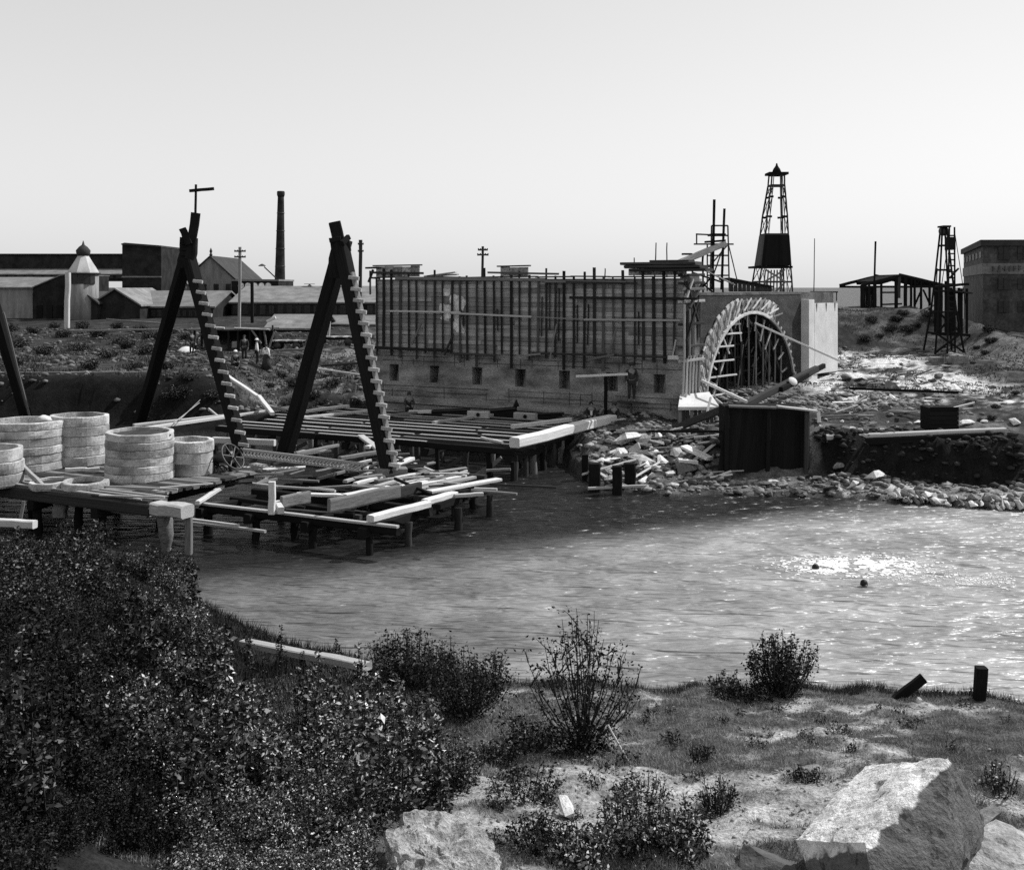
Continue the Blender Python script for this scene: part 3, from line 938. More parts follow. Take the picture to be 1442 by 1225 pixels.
# ================================================================== far joist platform
FO = Vector((.05, 44.0, 0))
ZP = 1.22
fp = thing('joist_platform', 'wide open platform of dark joists on piles in front of the wall', 'platform', (0, 44, 0))
for k in range(10):
    b = k * .98
    a0 = -15.5 + random.uniform(-1.5, 1.0)
    zz = ZP + random.uniform(-.03, .03)
    a_ = a0
    while a_ < 0:
        ln = random.uniform(4.5, 7.5)
        e = min(a_ + ln, random.uniform(-.1, .1))
        if e > -1.2: e = random.uniform(-.1, .1)
        beam('joist', LP(FO, a_, b + random.uniform(-.04, .04), zz), LP(FO, e, b + random.uniform(-.04, .04), zz + random.uniform(-.04, .04)), .17, .26, m_dwood if k != 0 else m_dark, fp)
        if random.random() < .96:   # pale strip painting the sunlit top of the joist
            s0 = a_ + random.uniform(0, .2); s1 = e - random.uniform(0, .2)
            if s1 > s0 + 1: beam('lit_top', LP(FO, s0, b, zz + .15), LP(FO, s1, b, zz + .15), .17, .04, random.choice((m_wood, m_pale, m_pale, m_pale)), fp)
        a_ = e + .0
        if e > -.5: break
for k, a_ in enumerate((-.15, -4.2, -8.3, -12.5)):
    beam('cap_beam', LP(FO, a_, -.2, ZP - .3), LP(FO, a_, 9.2, ZP - .3), .34, .32, m_dark, fp)
for a_ in np.arange(-15, .1, 1.25):
    for b in (.05, 3.0, 6.0):
        if random.random() < .9:
            x = a_ + random.uniform(-.25, .25)
            pole('pile', LP(FO, x, b, -1.4), LP(FO, x + random.uniform(-.1, .1), b, ZP - .1), random.uniform(.12, .19), random.choice((m_log, m_dark, m_dwood)) if random.random() < .8 else m_wood, fp)
for b in np.arange(.3, 9.2, .95):
    pole('pile', LP(FO, -.1 + random.uniform(-.1, .1), b, -1.2), LP(FO, -.1, b + random.uniform(-.1, .1), ZP - .2), random.uniform(.12, .2), random.choice((m_log, m_dwood, m_wood)), fp)
for k in range(9):
    a_ = random.uniform(-13, -1)
    beam('cross_brace', LP(FO, a_, .1, random.uniform(-.2, .2)), LP(FO, a_ + random.uniform(.8, 1.8), .1, random.uniform(.6, 1.0)), .08, .16, random.choice((m_dwood, m_wood)), fp)


def PB(p0, p1, z0, z1=None):
    return PZ(p0[0], p0[1], z0), PZ(p1[0], p1[1], z0 if z1 is None else z1)


def timber(p0, p1, z, w, h, m, label, cat='timber', group='loose timbers on the works', name='loose_timber', z1=None, roll=0.):
    a_, b_ = PB(p0, p1, z, z1)
    a_ = a_ + UP * (h / 2); b_ = b_ + UP * (h / 2)
    o = beam(name, a_, b_, w, h, m, None, roll)
    return tag(o, label, cat, group)


ZD = ZP + .17
timber((724, 631), (862, 596), ZD, .5, .42, m_white, 'thickest white squared timber along the right edge of the joist platform')
timber((722, 604), (803, 594), ZD, .26, .2, m_white, 'bright squared timber lying inside the platform edge, left of the thickest one')
timber((780, 607), (925, 589), ZD, .3, .2, m_white, 'long pale timber reaching right past the crossed pole towards the wall')
timber((610, 597), (693, 586), ZD, .22, .14, m_pale, 'slim pale board slanting across the joists to the small white block')
timber((576, 582), (608, 582), ZD, .4, .16, m_white, 'short stubby pale board on the joists before the left crouching man')
timber((678, 618), (708, 625), ZD, .1, .1, m_white, 'small crooked pale stick near the platform corner')
timber((520, 590), (600, 581), ZD, .16, .12, m_wood, 'grey board across the joists right of the second shear legs')
timber((196, 607), (408, 577), ZD, .2, .16, m_white, 'long pale timber running from the tubs to the second shear legs, lower one')
timber((188, 601), (330, 586), ZD + .05, .2, .14, m_pale, 'pale timber just behind the long lower one from the tubs')
timber((322, 588), (409, 574), ZD + .1, .14, .1, m_pale, 'pale board ending at the left leg of the second shear legs')
timber((418, 583), (490, 574), ZD, .26, .16, m_white, 'thick pale timber starting right of the leaning dark leg')
timber((420, 591), (528, 580), ZD, .22, .14, m_pale, 'pale timber in front of the thick one, ending at the cleated leg')
timber((300, 624), (387, 628), ZD, .2, .26, m_white, 'bright beam lying behind the half hidden tub')
timber((294, 577), (312, 592), 1.6, .1, .1, m_pale, 'short pale stick leaning off the bank above the tubs', z1=1.3)
timber((417, 641), (476, 629), 1.3, .14, .12, m_wood, 'grey board above the lying ladder, left one')
timber((478, 648), (540, 638), 1.3, .22, .14, m_wood, 'broad grey board above the lying ladder, right one')
timber((508, 616), (536, 637), 1.3, .3, .12, m_pale, 'short pale offcut left of the cleated leg foot')
timber((516, 632), (536, 628), 1.3, .3, .12, m_white, 'small bright offcut beside the short pale one')
# white drilled blocks and dark crates at the far edge
for (pa, pb, lb) in (((659, 589), (689, 590), 'white timber block with a dark hole, left of the pair at the wall foot'), ((725, 591), (755, 593), 'white timber block with a dark hole, right of the pair at the wall foot')):
    a_, b_ = PB(pa, pb, ZD)
    t = thing('drilled_block', lb, 'block', a_, 'drilled blocks')
    beam('block', a_ + UP * .2, b_ + UP * .2, .3, .36, m_pale, t, straight=True)
    c = a_.lerp(b_, .55)
    put('bolt_hole', lathe([(.09, 0), (.1, .02)], 10), m_black, t, Matrix.Translation(c + Vector((-.08, -.2, .22))) @ Matrix.Rotation(math.radians(90), 4, 'X'))  # black disc paints the darkness of a hole
for (x0, x1, yt, yb, lb) in ((606, 660, 577, 588, 'low dark skip beside the crouching man at the wall foot'), (688, 725, 575, 591, 'tall dark skip with sloping top between the two drilled blocks'), (755, 800, 581, 591, 'long low dark skip right of the drilled blocks'), (900, 925, 588, 600, 'small dark skip at the right end of the platform')):
    p = PZ(x0, yb, ZP); q = PZ(x1, yb, ZP)
    h_ = (yb - yt) * p.y / FPX
    t = thing('dark_skip', lb, 'skip', p)
    dx = q.x - p.x
    put('tray', boxmesh([[p, q, q + Vector((0, 1, 0)), p + Vector((0, 1, 0)), p + Vector((.08, .1, h_ * .8)), q + Vector((.05, .1, h_)), q + Vector((.05, .9, h_)), p + Vector((.08, .9, h_ * .8))]]), m_dark, t)
    beam('rim', p + Vector((.05, .05, h_ * .8)), q + Vector((.05, .05, h_)), .08, .08, m_dwood, t)

# pole with a crossbar
tp = thing('crossbar_pole', 'dark pole with a pale crossbar standing before the wall pockets', 'pole', PZ(853, 604, 1.2))
pb_ = PZ(853, 604, 1.0)
beam('post', pb_, PY(853, 527, pb_.y), .17, .17, m_dark, tp)
beam('crossbar', PY(811, 530, pb_.y - .12), PY(884, 527, pb_.y - .12), .1, .12, m_white, tp)
beam('guy_strut', PZ(836, 598, 1.4), PY(852, 575, pb_.y), .06, .06, m_dwood, tp)

# ================================================================== near dock
NO = PZ(520, 736, 1.0); NO.z = 0
nd = thing('near_dock', 'wrecked timber dock standing in the river below the shear legs', 'dock', (NO.x, NO.y, 0))
for (a0, a1, b, z, w_, h_, m_) in ((-6.6, 1.0, 0, .98, .16, .08, m_pale), (-6.6, 1.0, .06, .82, .22, .2, m_dark), (-6.6, .6, 2.6, .9, .22, .26, m_dark), (-6.3, .4, 5.4, .9, .22, .26, m_dark), (-8.5, -.4, 8.2, .95, .22, .26, m_dwood)):
    beam('stringer', LP(NO, a0, b, z), LP(NO, a1, b, z), w_, h_, m_, nd)
for k, a_ in enumerate((-.1, -2.2, -4.4, -6.4)):
    beam('cross_beam', LP(NO, a_, -.3, .72), LP(NO, a_, 8.3, .72), .28, .3, m_dark, nd)
for a_, b, r_, m_ in ((.35, 1.6, .15, m_dwood), (.7, 4.2, .17, m_log), (.6, 6.5, .15, m_log), (-.1, .15, .13, m_dark), (-2.2, .1, .16, m_dark), (-4.4, .1, .15, m_dark), (-6.4, .1, .18, m_dark),
                      (-1.2, 2.6, .15, m_dark), (-3.3, 2.6, .15, m_log), (-5.4, 2.6, .15, m_dark), (-.2, 5.4, .15, m_log), (-2.4, 5.4, .15, m_dark), (-4.6, 5.4, .15, m_log), (-1, 8.2, .15, m_dark), (-3.6, 8.2, .15, m_dark), (-6.2, 8.2, .15, m_log)):
    pole('pile', LP(NO, a_, b, -1.4), LP(NO, a_ + random.uniform(-.08, .08), b, .75), r_, m_, nd)
gd = 'planks strewn over the near dock'
ndp = [((521, 735), (603, 714), .3, .2, m_white, 'bright squared timber along the front right corner of the near dock'),
       ((598, 711), (640, 699), .3, .18, m_white, 'short bright timber next beyond the corner timber of the near dock'),
       ((640, 701), (680, 698), .16, .12, m_pale, 'thin pale stick at the right rim of the near dock'),
       ((463, 722), (562, 701), .16, .42, m_wood, 'deep grey beam on edge at the front of the near dock'),
       ((560, 702), (592, 694), .14, .36, m_dwood, 'darker beam on edge continuing the deep grey one'),
       ((396, 716), (436, 708), .14, .38, m_wood, 'short grey beam on edge left of the deep one'),
       ((398, 711), (422, 697), .2, .1, m_white, 'bright bent board end reaching to the dock front'),
       ((420, 698), (490, 700), .22, .1, m_white, 'bright flat board level across the dock middle'),
       ((484, 700), (548, 688), .34, .1, m_white, 'broad bright board continuing the flat one rightwards'),
       ((278, 711), (313, 688), .16, .12, m_white, 'bright slanting stick at the left corner of the near dock'),
       ((282, 687), (342, 681), .14, .08, m_pale, 'thin pale lath by the half hidden tub'),
       ((342, 681), (392, 687), .12, .08, m_pale, 'thin pale lath bent down to the standing post'),
       ((390, 687), (470, 692), .12, .08, m_pale, 'thin lath right of the standing post'),
       ((388, 676), (449, 679), .1, .07, m_wood, 'thin grey lath over the dark opening'),
       ((604, 695), (702, 677), .36, .1, m_white, 'broadest bright plank at the right of the near dock'),
       ((590, 691), (668, 674), .24, .1, m_pale, 'pale plank second from the broadest on the right'),
       ((575, 688), (655, 672), .2, .1, m_white, 'white plank third from the broadest on the right'),
       ((560, 684), (645, 668), .2, .1, m_pale, 'pale plank fourth from the broadest on the right'),
       ((545, 692), (600, 681), .2, .12, m_white, 'short white plank beside the diagonal dark pole'),
       ((530, 680), (590, 670), .24, .1, m_wood, 'grey plank at the foot of the cleated leg'),
       ((520, 690), (570, 676), .2, .1, m_pale, 'pale plank under the grey one at the cleated foot'),
       ((500, 684), (540, 673), .2, .12, m_white, 'white plank left of the cleated foot'),
       ((486, 680), (522, 668), .18, .1, m_pale, 'pale slanting plank end left of the white one'),
       ((562, 645), (611, 665), .14, .06, m_pale, 'thin pale board sloping right from the cleated leg'),
       ((572, 655), (606, 668), .4, .05, m_wood, 'wide grey sheet below the thin sloping board'),
       ((540, 664), (556, 654), .4, .2, m_white, 'chunky white block at the cleated leg foot'),
       ((560, 660), (580, 650), .24, .2, m_white, 'white angular block right of the cleated leg foot'),
       ((690, 683), (784, 688), .07, .07, m_dwood, 'thin dark pole jutting right over the water'),
       ((664, 692), (728, 697), .1, .07, m_wood, 'thin grey pole jutting right below the dark one'),
       ((668, 690), (700, 691), .14, .08, m_pale, 'little pale slat near the jutting poles'),
       ((357, 658), (384, 664), .4, .16, m_pale, 'pale bundle of boards left of the ladder foot'),
       ((320, 664), (352, 660), .2, .1, m_white, 'white board beside the dark winch, upper'),
       ((325, 672), (372, 664), .2, .1, m_pale, 'pale board beside the dark winch, middle'),
       ((318, 680), (350, 668), .2, .1, m_wood, 'grey board beside the dark winch, lowest'),
       ((363, 677), (386, 668), .2, .08, m_pale, 'pale short board pointing at the standing post'),
       ((448, 676), (492, 664), .16, .1, m_wood, 'grey stick rising to the right behind the flat boards'),
       ((300, 640), (330, 648), .16, .1, m_wood, 'grey stick between tub and winch'),
       ((430, 690), (520, 684), .12, .08, m_wood, 'grey lath behind the bright flat boards')]
for (pa, pb, w_, h_, m_, lb) in ndp:
    timber(pa, pb, 1.04 + random.uniform(0, .05), w_, h_, m_, lb, 'plank', gd, 'loose_plank')
for k in range(64):      # short offcuts and splinters
    px = random.gauss(560, 50); py = 672 + random.gauss(0, 10) + (560 - px) * .06
    if 30 < k < 44: px = random.uniform(300, 420); py = random.uniform(655, 685)
    if k >= 44: px = random.uniform(400, 560); py = random.uniform(640, 668)
    p = PZ(px, py, 1.1); an = random.uniform(-.5, 1.5)
    q = p + Vector((math.cos(an), math.sin(an), random.uniform(-.05, .12))) * random.uniform(.5, 1.6)
    tag(beam('offcut', p + UP * .03 * (k % 5), q + UP * .03 * (k % 5), random.uniform(.08, .2), random.uniform(.04, .1), random.choice((m_white, m_pale, m_wood, m_wood, m_dwood)), None, random.uniform(-.3, .3)),
        'short splintered offcut of plank littering the near dock', 'offcut', 'splintered offcuts on the near dock')
a_, b_ = PZ(556, 674, 1.35), PZ(607, 696, 1.2)
tag(beam('dark_pole', a_, b_, .09, .09, m_dark), 'dark pole lying diagonally over the bright planks of the near dock', 'pole')
p = PZ(383, 724, 1.05)
tag(beam('short_post', p, p + UP * 1.0, .2, .16, m_white), 'short pale post standing upright on the dock front edge', 'post')
a_, b_ = PB((396, 724), (390, 716), 1.05); tag(beam('foot_block', a_ + UP * .1, b_ + UP * .15, .2, .2, m_white), 'small white block at the foot of the short upright post', 'block')
for (pa, pb, z, m_, lb) in (((266, 733), (336, 742), .75, m_pale, 'upper of two thin poles sticking out right of the tub dock'), ((266, 737), (374, 750), .6, m_pale, 'lower longer of two thin poles sticking out right of the tub dock'),
                        ((150, 721), (212, 727), .9, m_pale, 'thin pale rail under the tub dock'), ):
    timber(pa, pb, z, .1, .08, m_, lb, 'pole', 'thin poles by the tub dock', 'thin_pole')

# dark boards and piles added as clutter and to blacken the dock's underside
for k in range(26):
    b = .3 + k * .31
    a0 = random.uniform(-7, -3); a1 = a0 + random.uniform(2, 4.5)
    beam('dark_filler', LP(NO, a0, b, .78 + random.uniform(-.1, .08)), LP(NO, min(a1, .3), b + random.uniform(-.5, .5), .78 + random.uniform(-.1, .1)), random.uniform(.12, .26), .14, random.choice((m_dark, m_dark, m_dwood)), nd)
for k in range(16):
    pole('pile', LP(NO, random.uniform(-7, .6), random.uniform(.5, 8), -1.4), LP(NO, random.uniform(-7, .6), random.uniform(.5, 8), .7), .1, m_dark, nd) if k % 4 == 3 else pole('pile', *(lambda a_, b_: (LP(NO, a_, b_, -1.4), LP(NO, a_, b_, .75)))(random.uniform(-7, .4), random.uniform(.6, 8)), random.uniform(.11, .18), m_dark, nd)
# ladder lying down
ld = thing('lying_ladder', 'long ladder with close rungs lying between the two shear legs', 'ladder', PZ(345, 637, 1.5))
A0, A1 = PZ(342, 633, 1.75), PZ(518, 654, 1.55)
B0, B1 = PZ(340, 641, 1.5), PZ(505, 662, 1.3)
beam('side_rail', A0, A1, .07, .1, m_pale, ld); beam('side_rail', B0, B1, .07, .1, m_pale, ld)
for k in range(34):
    t_ = (k + .6) / 34.5
    beam('rung', A0.lerp(A1, t_), B0.lerp(B1, t_), .07, .05, m_white, ld, straight=True)

# ================================================================== tub dock at the left
TO = PZ(266, 709, 1.55); TO.z = 0
td = thing('tub_dock', 'heavy plank dock carrying the big banded tubs at the left', 'dock', (TO.x, TO.y, 0))
for r_ in range(20):
    b = .02 + r_ * .31
    a_ = -22 + random.uniform(0, 2)
    while a_ < -2.4:
        e = min(a_ + random.uniform(3.5, 6), -2.2 + random.uniform(-.5, .3) + (.8 if r_ in (0, 1) else 0))
        beam('deck_plank', LP(TO, a_ + .02, b, 1.45 + random.uniform(-.015, .02)), LP(TO, e, b, 1.45 + random.uniform(-.015, .02)), .28, .1, random.choice((m_wood, m_dwood, m_wood, m_pale) if r_ < 5 else (m_wood, m_dwood)), td, straight=True)
        a_ = e
beam('edge_beam', LP(TO, -22, -.1, 1.22), LP(TO, -1.35, -.12, 1.24), .26, .34, m_dwood, td)
for a_, b, ln in ((-22, .25, 19.9), (-22, .55, 20.6), (-22, -.08, 20.2)):
    beam('edge_lath', LP(TO, a_, b, 1.53), LP(TO, a_ + ln, b, 1.53), .09, .05, m_pale, td)
beam('end_beam', LP(TO, -1.25, -.05, 1.32), LP(TO, 0, -.05, 1.32), .55, .38, m_pale, td)
for a_ in (-3.6, -6.5, -9.5, -12.5, -16): beam('bearer', LP(TO, a_, -.3, .95), LP(TO, a_, 6, .95), .3, .32, m_dark, td)
for a_, b in ((-3.6, 0), (-3.6, 2.5), (-5, .3), (-6.5, 0), (-8, 1), (-9.5, 0), (-12.5, 0), (-12.5, 2.5), (-7.2, 4), (-10, 4)):
    pole('pile', LP(TO, a_, b, -1.2), LP(TO, a_, b, 1.0), .17, m_dark, td)
# the worn, swollen pile and the squared one beside it
def warped_pile(p, prof, m, n=14, sx=1., seed=1):
    r = random.Random(seed)
    me = lathe(prof, n, wob=.06, seed=seed)
    for v in me.vertices:
        v.co.x = v.co.x * sx + .12 * math.sin(v.co.z * 1.7 + 1)
    return me
p = LP(TO, -1.1, .05, 0)
put('swollen_pile', warped_pile(p, [(.13, -1.2), (.14, -.3), (.15, .1), (.2, .3), (.25, .5), (.24, .7), (.255, .9), (.25, 1.15)], m_pale, sx=.9, seed=4), m_wood, td, Matrix.Translation(p))
p = LP(TO, -.12, .1, 0)
beam('squared_pile', Vector((p.x, p.y, -1.2)), Vector((p.x + .02, p.y, 1.14)), .2, .2, m_wood, td)

# low pale log and odds at the far left below the dock
timber((-8, 741), (49, 744), .55, .26, .24, m_white, 'white round-ended log on the ground below the tub dock', 'log', None, 'white_log')
p = PZ(27, 740, .5); tag(beam('leaning_stake', p, p + Vector((.1, .1, .75)), .1, .07, m_wood), 'small grey stake behind the white log', 'stake')
p = PZ(84, 738, .4); tag(beam('hanging_block', p + Vector((0, 0, .2)), p + Vector((0, .1, .65)), .4, .3, m_wood), 'small grey block in the dark under the tub dock', 'block')

m_tub2 = mat('stained_stave', .33, scale=1.3, amp=.7, fine=18, fine_amp=.5, bump=.6, rnd=.2)
# ------------------------------------------------------------------ banded tubs


def tub(px, pyb, wpx, h_, z, n, lb, seed, open_=True, taper=.03):
    """px centre column, pyb lowest row of the foot"""
    Yf = (EYE - z) * FPX / (pyb - HOR)
    R_ = wpx / 2 * (Yf + 1.) / FPX
    c = Vector(((px - 721) * (Yf + R_) / FPX, Yf + R_, z))
    r = random.Random(seed)
    t = thing('banded_tub', lb, 'tub', c, 'big banded tubs on the left dock')
    bh = h_ / n
    for k in range(n):
        za, zb = k * bh, (k + 1) * bh - .02
        kk = 1 + taper * (n - k) / n
        off = r.uniform(-.018, .012)
        prof = [((R_ - .05) * kk, za - .04), ((R_ - .045) * kk, za + .015), (R_ * kk + off, za + .025), (R_ * kk + off + .004, (za + zb) / 2), (R_ * kk + off, zb - .01), ((R_ - .02) * kk, zb + .01), ((R_ - .05) * kk, zb + .015), ((R_ - .16) * kk, zb + .015), ((R_ - .16) * kk, za)]
        me = lathe(prof, 40, closed=False, wob=.009, seed=seed * 10 + k, smooth=False)
        # a slightly wavy, tilted course
        for v in me.vertices:
            a_ = math.atan2(v.co.y, v.co.x)
            v.co.z += .02 * math.sin(a_ * 1 + seed + k * .5) + .006 * math.sin(a_ * 7 + k)
        put('band', me, m_tub if (k + seed) % 3 else m_tub2, t, Matrix.Translation(c + Vector((r.uniform(-.012, .012), r.uniform(-.012, .012), 0))))
    put('floor', lathe([(R_ - .12, .05), (R_ - .12, .12)], 24), m_dwood, t, Matrix.Translation(c))
    if open_ == 'lid':
        for k in range(9):
            x = -R_ + (k + .5) * 2 * R_ / 9
            q = math.sqrt(max(.02, (R_ - .1) ** 2 - x * x))
            beam('lid_board', c + Vector((x, -q, h_ - .12)), c + Vector((x, q, h_ - .12)), 2 * R_ / 9 - .02, .06, m_dwood, t, straight=True)
    return c, R_


ZT_ = 1.5
m_tub2 = mat('stained_stave', .33, scale=1.3, amp=.7, fine=18, fine_amp=.5, bump=.6, rnd=.2)
T1 = tub(38, 668, 104, 1.74, ZT_, 6, 'widest banded tub, left of centre, with a white lump on its rim', 1)
T2 = tub(112, 659, 78, 1.8, ZT_, 5, 'tall slim banded tub behind the widest one', 2)
T3 = tub(197, 682, 92, 1.62, ZT_, 6, 'bright banded tub nearest the dock end with a boarded top', 3, 'lid')
T4 = tub(268, 672, 62, 1.2, ZT_, 3, 'half hidden tub with wide bands behind the bright one', 4)
T5 = tub(-8, 688, 74, 1.2, ZT_, 3, 'low tub cut by the left edge of the picture', 5)
T6 = tub(120, 693, 60, .26, ZT_, 1, 'single low ring lying empty before the tubs', 6)
T7 = tub(72, 690, 56, .2, ZT_, 1, 'single low ring lying beside the empty one', 7)
me = lathe([(.05, 0), (.28, .03), (.22, .16), (.05, .22)], 10, wob=.2, seed=5)
tag(put('lime_heap', me, m_white, None, Matrix.Translation(T1[0] + Vector((T1[1] * .55, -.3, 1.72)))), 'white lump of lime on the rim of the widest tub', 'lump')
a_ = PZ(30, 655, 2.0); b_ = PZ(60, 684, 1.6)
tag(beam('leaning_board', a_, b_, .12, .16, m_pale), 'pale curved board leaning down before the widest tub', 'board')
for k, (px0, px1, py) in enumerate(((92, 122, 664), (120, 140, 664))):
    timber((px0, py), (px1, py - 1), 1.58, .12, .12, m_white, ('white billet', 'small white billet')[k] + ' at the foot of the slim tub', 'billet', 'billets by the tubs', 'billet')
for (pa, pb, lb) in (((100, 684), (250, 690), 'long pale lath on the tub dock in front of the bright tub'), ((225, 688), (300, 682), 'pale lath at the foot of the half hidden tub'), ((140, 699), (232, 701), 'pale lath near the dock end beam')):
    timber(pa, pb, 1.56, .08, .05, m_pale, lb, 'lath', 'laths on the tub dock', 'lath')

# ------------------------------------------------------------------ winch by the half hidden tub
pw = PZ(312, 676, 1.2)
wi = thing('hand_winch', 'dark hand winch with wheels between the tub dock and the lying ladder', 'winch', pw)
for dx in (-.35, .35):
    beam('side_frame', pw + Vector((dx, 0, 0)), pw + Vector((dx * .6, 0, 1.25)), .12, .14, m_dark, wi)
    beam('side_frame', pw + Vector((dx, .8, 0)), pw + Vector((dx * .6, .1, 1.2)), .12, .14, m_dark, wi)
put('drum', lathe([(.22, -.4), (.22, .4)], 12), m_iron, wi, Matrix.Translation(pw + Vector((0, .1, .8))) @ Matrix.Rotation(math.radians(90), 4, 'Y'))


def torus(R_, r_, n=20, k=6):
    vs, fs = [], []
    for i in range(n):
        for j in range(k):
            a_, b_ = i * math.tau / n, j * math.tau / k
            vs.append(((R_ + r_ * math.cos(b_)) * math.cos(a_), (R_ + r_ * math.cos(b_)) * math.sin(a_), r_ * math.sin(b_)))
            fs.append((i * k + j, ((i + 1) % n) * k + j, ((i + 1) % n) * k + (j + 1) % k, i * k + (j + 1) % k))
    return pmesh('torus', vs, fs, True)


for dx, R_, dz in ((-.42, .38, .75), (.42, .5, .85), (.1, .25, .3)):
    M_ = Matrix.Translation(pw + Vector((dx, -.1, dz))) @ Matrix.Rotation(math.radians(55), 4, 'Y') @ Matrix.Rotation(math.radians(20), 4, 'X')
    w_ = put('wheel', torus(R_, .035), m_iron, wi, M_)
    for k in range(3):
        sp = put('spoke', STRAIGHT[0], m_iron, w_, M_ @ Matrix.Rotation(k * math.pi / 3, 4, 'Z') @ Matrix.Diagonal((2 * R_, .04, .04, 1)))
beam('base_frame', pw + Vector((-.6, 0, .05)), pw + Vector((.6, 0, .05)), .16, .14, m_dwood, wi)
beam('crank', pw + Vector((.5, -.1, .85)), pw + Vector((.75, -.2, 1.15)), .05, .05, m_iron, wi)

# ------------------------------------------------------------------ shear legs


def cleats(parent, a_, b_, t0, t1, n, side, m_rung, w_=.75, m_back=None):
    """plank with cleats nailed to a leg, on the side facing right and the eye"""
    off = Vector((side, -.28, 0))
    p, q = a_.lerp(b_, t0) + off, a_.lerp(b_, t1) + off
    if m_back: beam('climbing_plank', p, q, .2, .1, m_back, parent)
    for k in range(n):
        c = p.lerp(q, (k + .5) / n)
        beam('cleat', c + Vector((-w_ / 2, -.05, .03)), c + Vector((w_ / 2, -.12, -.02)), .12, .14, m_rung, parent, roll=random.uniform(-.1, .1))


s2 = thing('sheer_hoist', 'dark two-legged timber shear legs with bright cleats, nearer the wall', 'shear legs', (-6.8, 41.5, 1.2), 'tall shear legs')
R2 = PZ(549, 668, 1.15); L2 = PZ(401, 640, 1.2)
ap2 = PY(479, 372, 41.3)
beam('leg', R2, PY(478, 340, 41.0), .5, .5, m_dark, s2, roll=.2)
beam('leg', L2, PY(484, 338, 41.5), .55, .55, m_dark, s2, roll=.1)
beam('head_timber', PY(484, 372, 40.9), PY(471, 313, 40.9), .42, .4, m_dark, s2, roll=.3)
beam('cheek_block', PY(476, 392, 41), PY(480, 338, 41), .75, .3, m_dark, s2)
beam('cross_pin', PY(464, 339, 40.7), PY(480, 336, 40.7), .14, .18, m_dark, s2)
beam('cross_pin', PY(482, 343, 40.5), PY(491, 334, 40.8), .16, .2, m_dark, s2)
cleats(s2, R2, PY(478, 340, 41.0), .02, .86, 17, .3, m_pale, .4, m_wood)
beam('foot_block', R2 + Vector((-.5, -.2, .1)), R2 + Vector((.6, .1, .1)), .5, .3, m_wood, s2)
s1 = thing('sheer_hoist', 'dark shear legs with a forked head, nearer the tubs and the chimney', 'shear legs', (-14, 48, 1.2), 'tall shear legs')
R1 = PZ(342, 640, 1.2); L1 = PZ(196, 598, 1.0)
beam('leg', R1, PY(262, 352, 47.5), .5, .5, m_dark, s1, roll=.2)
beam('leg', L1, PY(268, 340, 47.8), .52, .52, m_dark, s1, roll=.1)
beam('head_timber', PY(266, 365, 47.2), PY(276, 300, 47.2), .4, .42, m_dark, s1, roll=.3)
beam('head_timber', PY(266, 345, 47.0), PY(257, 322, 47.0), .3, .3, m_dark, s1, roll=.3)
beam('cheek_block', PY(263, 378, 47.2), PY(266, 335, 47.2), .72, .4, m_dark, s1)
for k, py in enumerate((338, 344, 352, 360)):
    put('lashing', torus(.32, .05, 12, 5), m_dark, s1, Matrix.Translation(PY(266 - k, py, 47.3)))
cleats(s1, R1, PY(262, 352, 47.5), .02, .86, 15, .24, m_pale, .42, None)
fp_ = thing('cross_finial', 'thin pole with a short crossbar fixed to the forked head of the shear legs', 'pole', PY(276, 300, 47.2))
beam('pole', PY(275, 306, 47.1), PY(276, 260, 47.1), .09, .09, m_dark, fp_)
beam('crossbar', PY(267, 269, 47.0), PY(301, 266, 47.0), .13, .13, m_dark, fp_)
# the leg at the left edge of the photograph
a_, b_ = PZ(40, 592, 2.6), None
la = thing('leaning_mast', 'single dark leaning leg rising off the left edge of the picture', 'shear leg', PY(38, 592, 46))
beam('mast_pole', PY(41, 600, 46), PY(-24, 380, 43), .4, .4, m_dark, la)
beam('leg_lath', PY(44, 596, 45.6), PY(5, 440, 43.6), .08, .06, m_wood, la)
# guy ropes
for (pa, pb, lb) in (((252, 592, 50), (282, 563, 56), 'thin rope running up the bank, upper of two'), ((244, 596, 50), (281, 567, 56), 'thin rope running up the bank, lower of two')):
    tag(pole('rope', PY(*pa), PY(*pb), .02, m_pale), lb, 'rope', 'ropes over the bank')

# stump piles in the water and the dark caisson
for k, (px, w_, yt, yb, lb) in enumerate(((837, 16, 652, 692, 'squat dark pile stump, leftmost of four by the rubble shore'), (869, 13, 656, 696, 'dark pile stump standing farthest out in the water'),
                            (887, 15, 652, 688, 'dark square pile stump beside the outermost one'), (824, 9, 640, 676, 'thin pile stump under the platform corner'))):
    p = PZ(px, yb, 0)
    tag(beam('pile_stump', p - UP * .8, p + UP * ((yb - yt) * p.y / FPX), w_ * p.y / FPX, w_ * p.y / FPX, m_dark), lb, 'pile stump', 'pile stumps in the river')
cz = PZ(1022, 664, .5)
ca = thing('timber_caisson', 'black boarded caisson box standing on the rubble shore below the arch', 'caisson', cz)
Yc = cz.y
q0 = PZ(1145, 648, .9)
n_ = 15
for k in range(n_):
    t_ = (k + .5) / n_
    p = Vector(((1009 + 128 * t_ - 721) * Yc / FPX, Yc + .2 * t_, .2))
    tp_ = Vector(((1026 + 112 * t_ - 721) * Yc / FPX, Yc + .3 + .2 * t_, 3.12 - .16 * t_))
    beam('side_board', p, tp_, .25, .06, m_dark, ca, straight=True)
for px, b in ((1022, 3.18), (1080, 3.16), (1134, 3.05)):
    beam('corner_post', Vector(((px - 721) * Yc / FPX, Yc - .05, .2)), Vector(((px + 3 - 721) * Yc / FPX, Yc + .1, b)), .16, .16, m_dwood if px > 1100 else m_dark, ca)
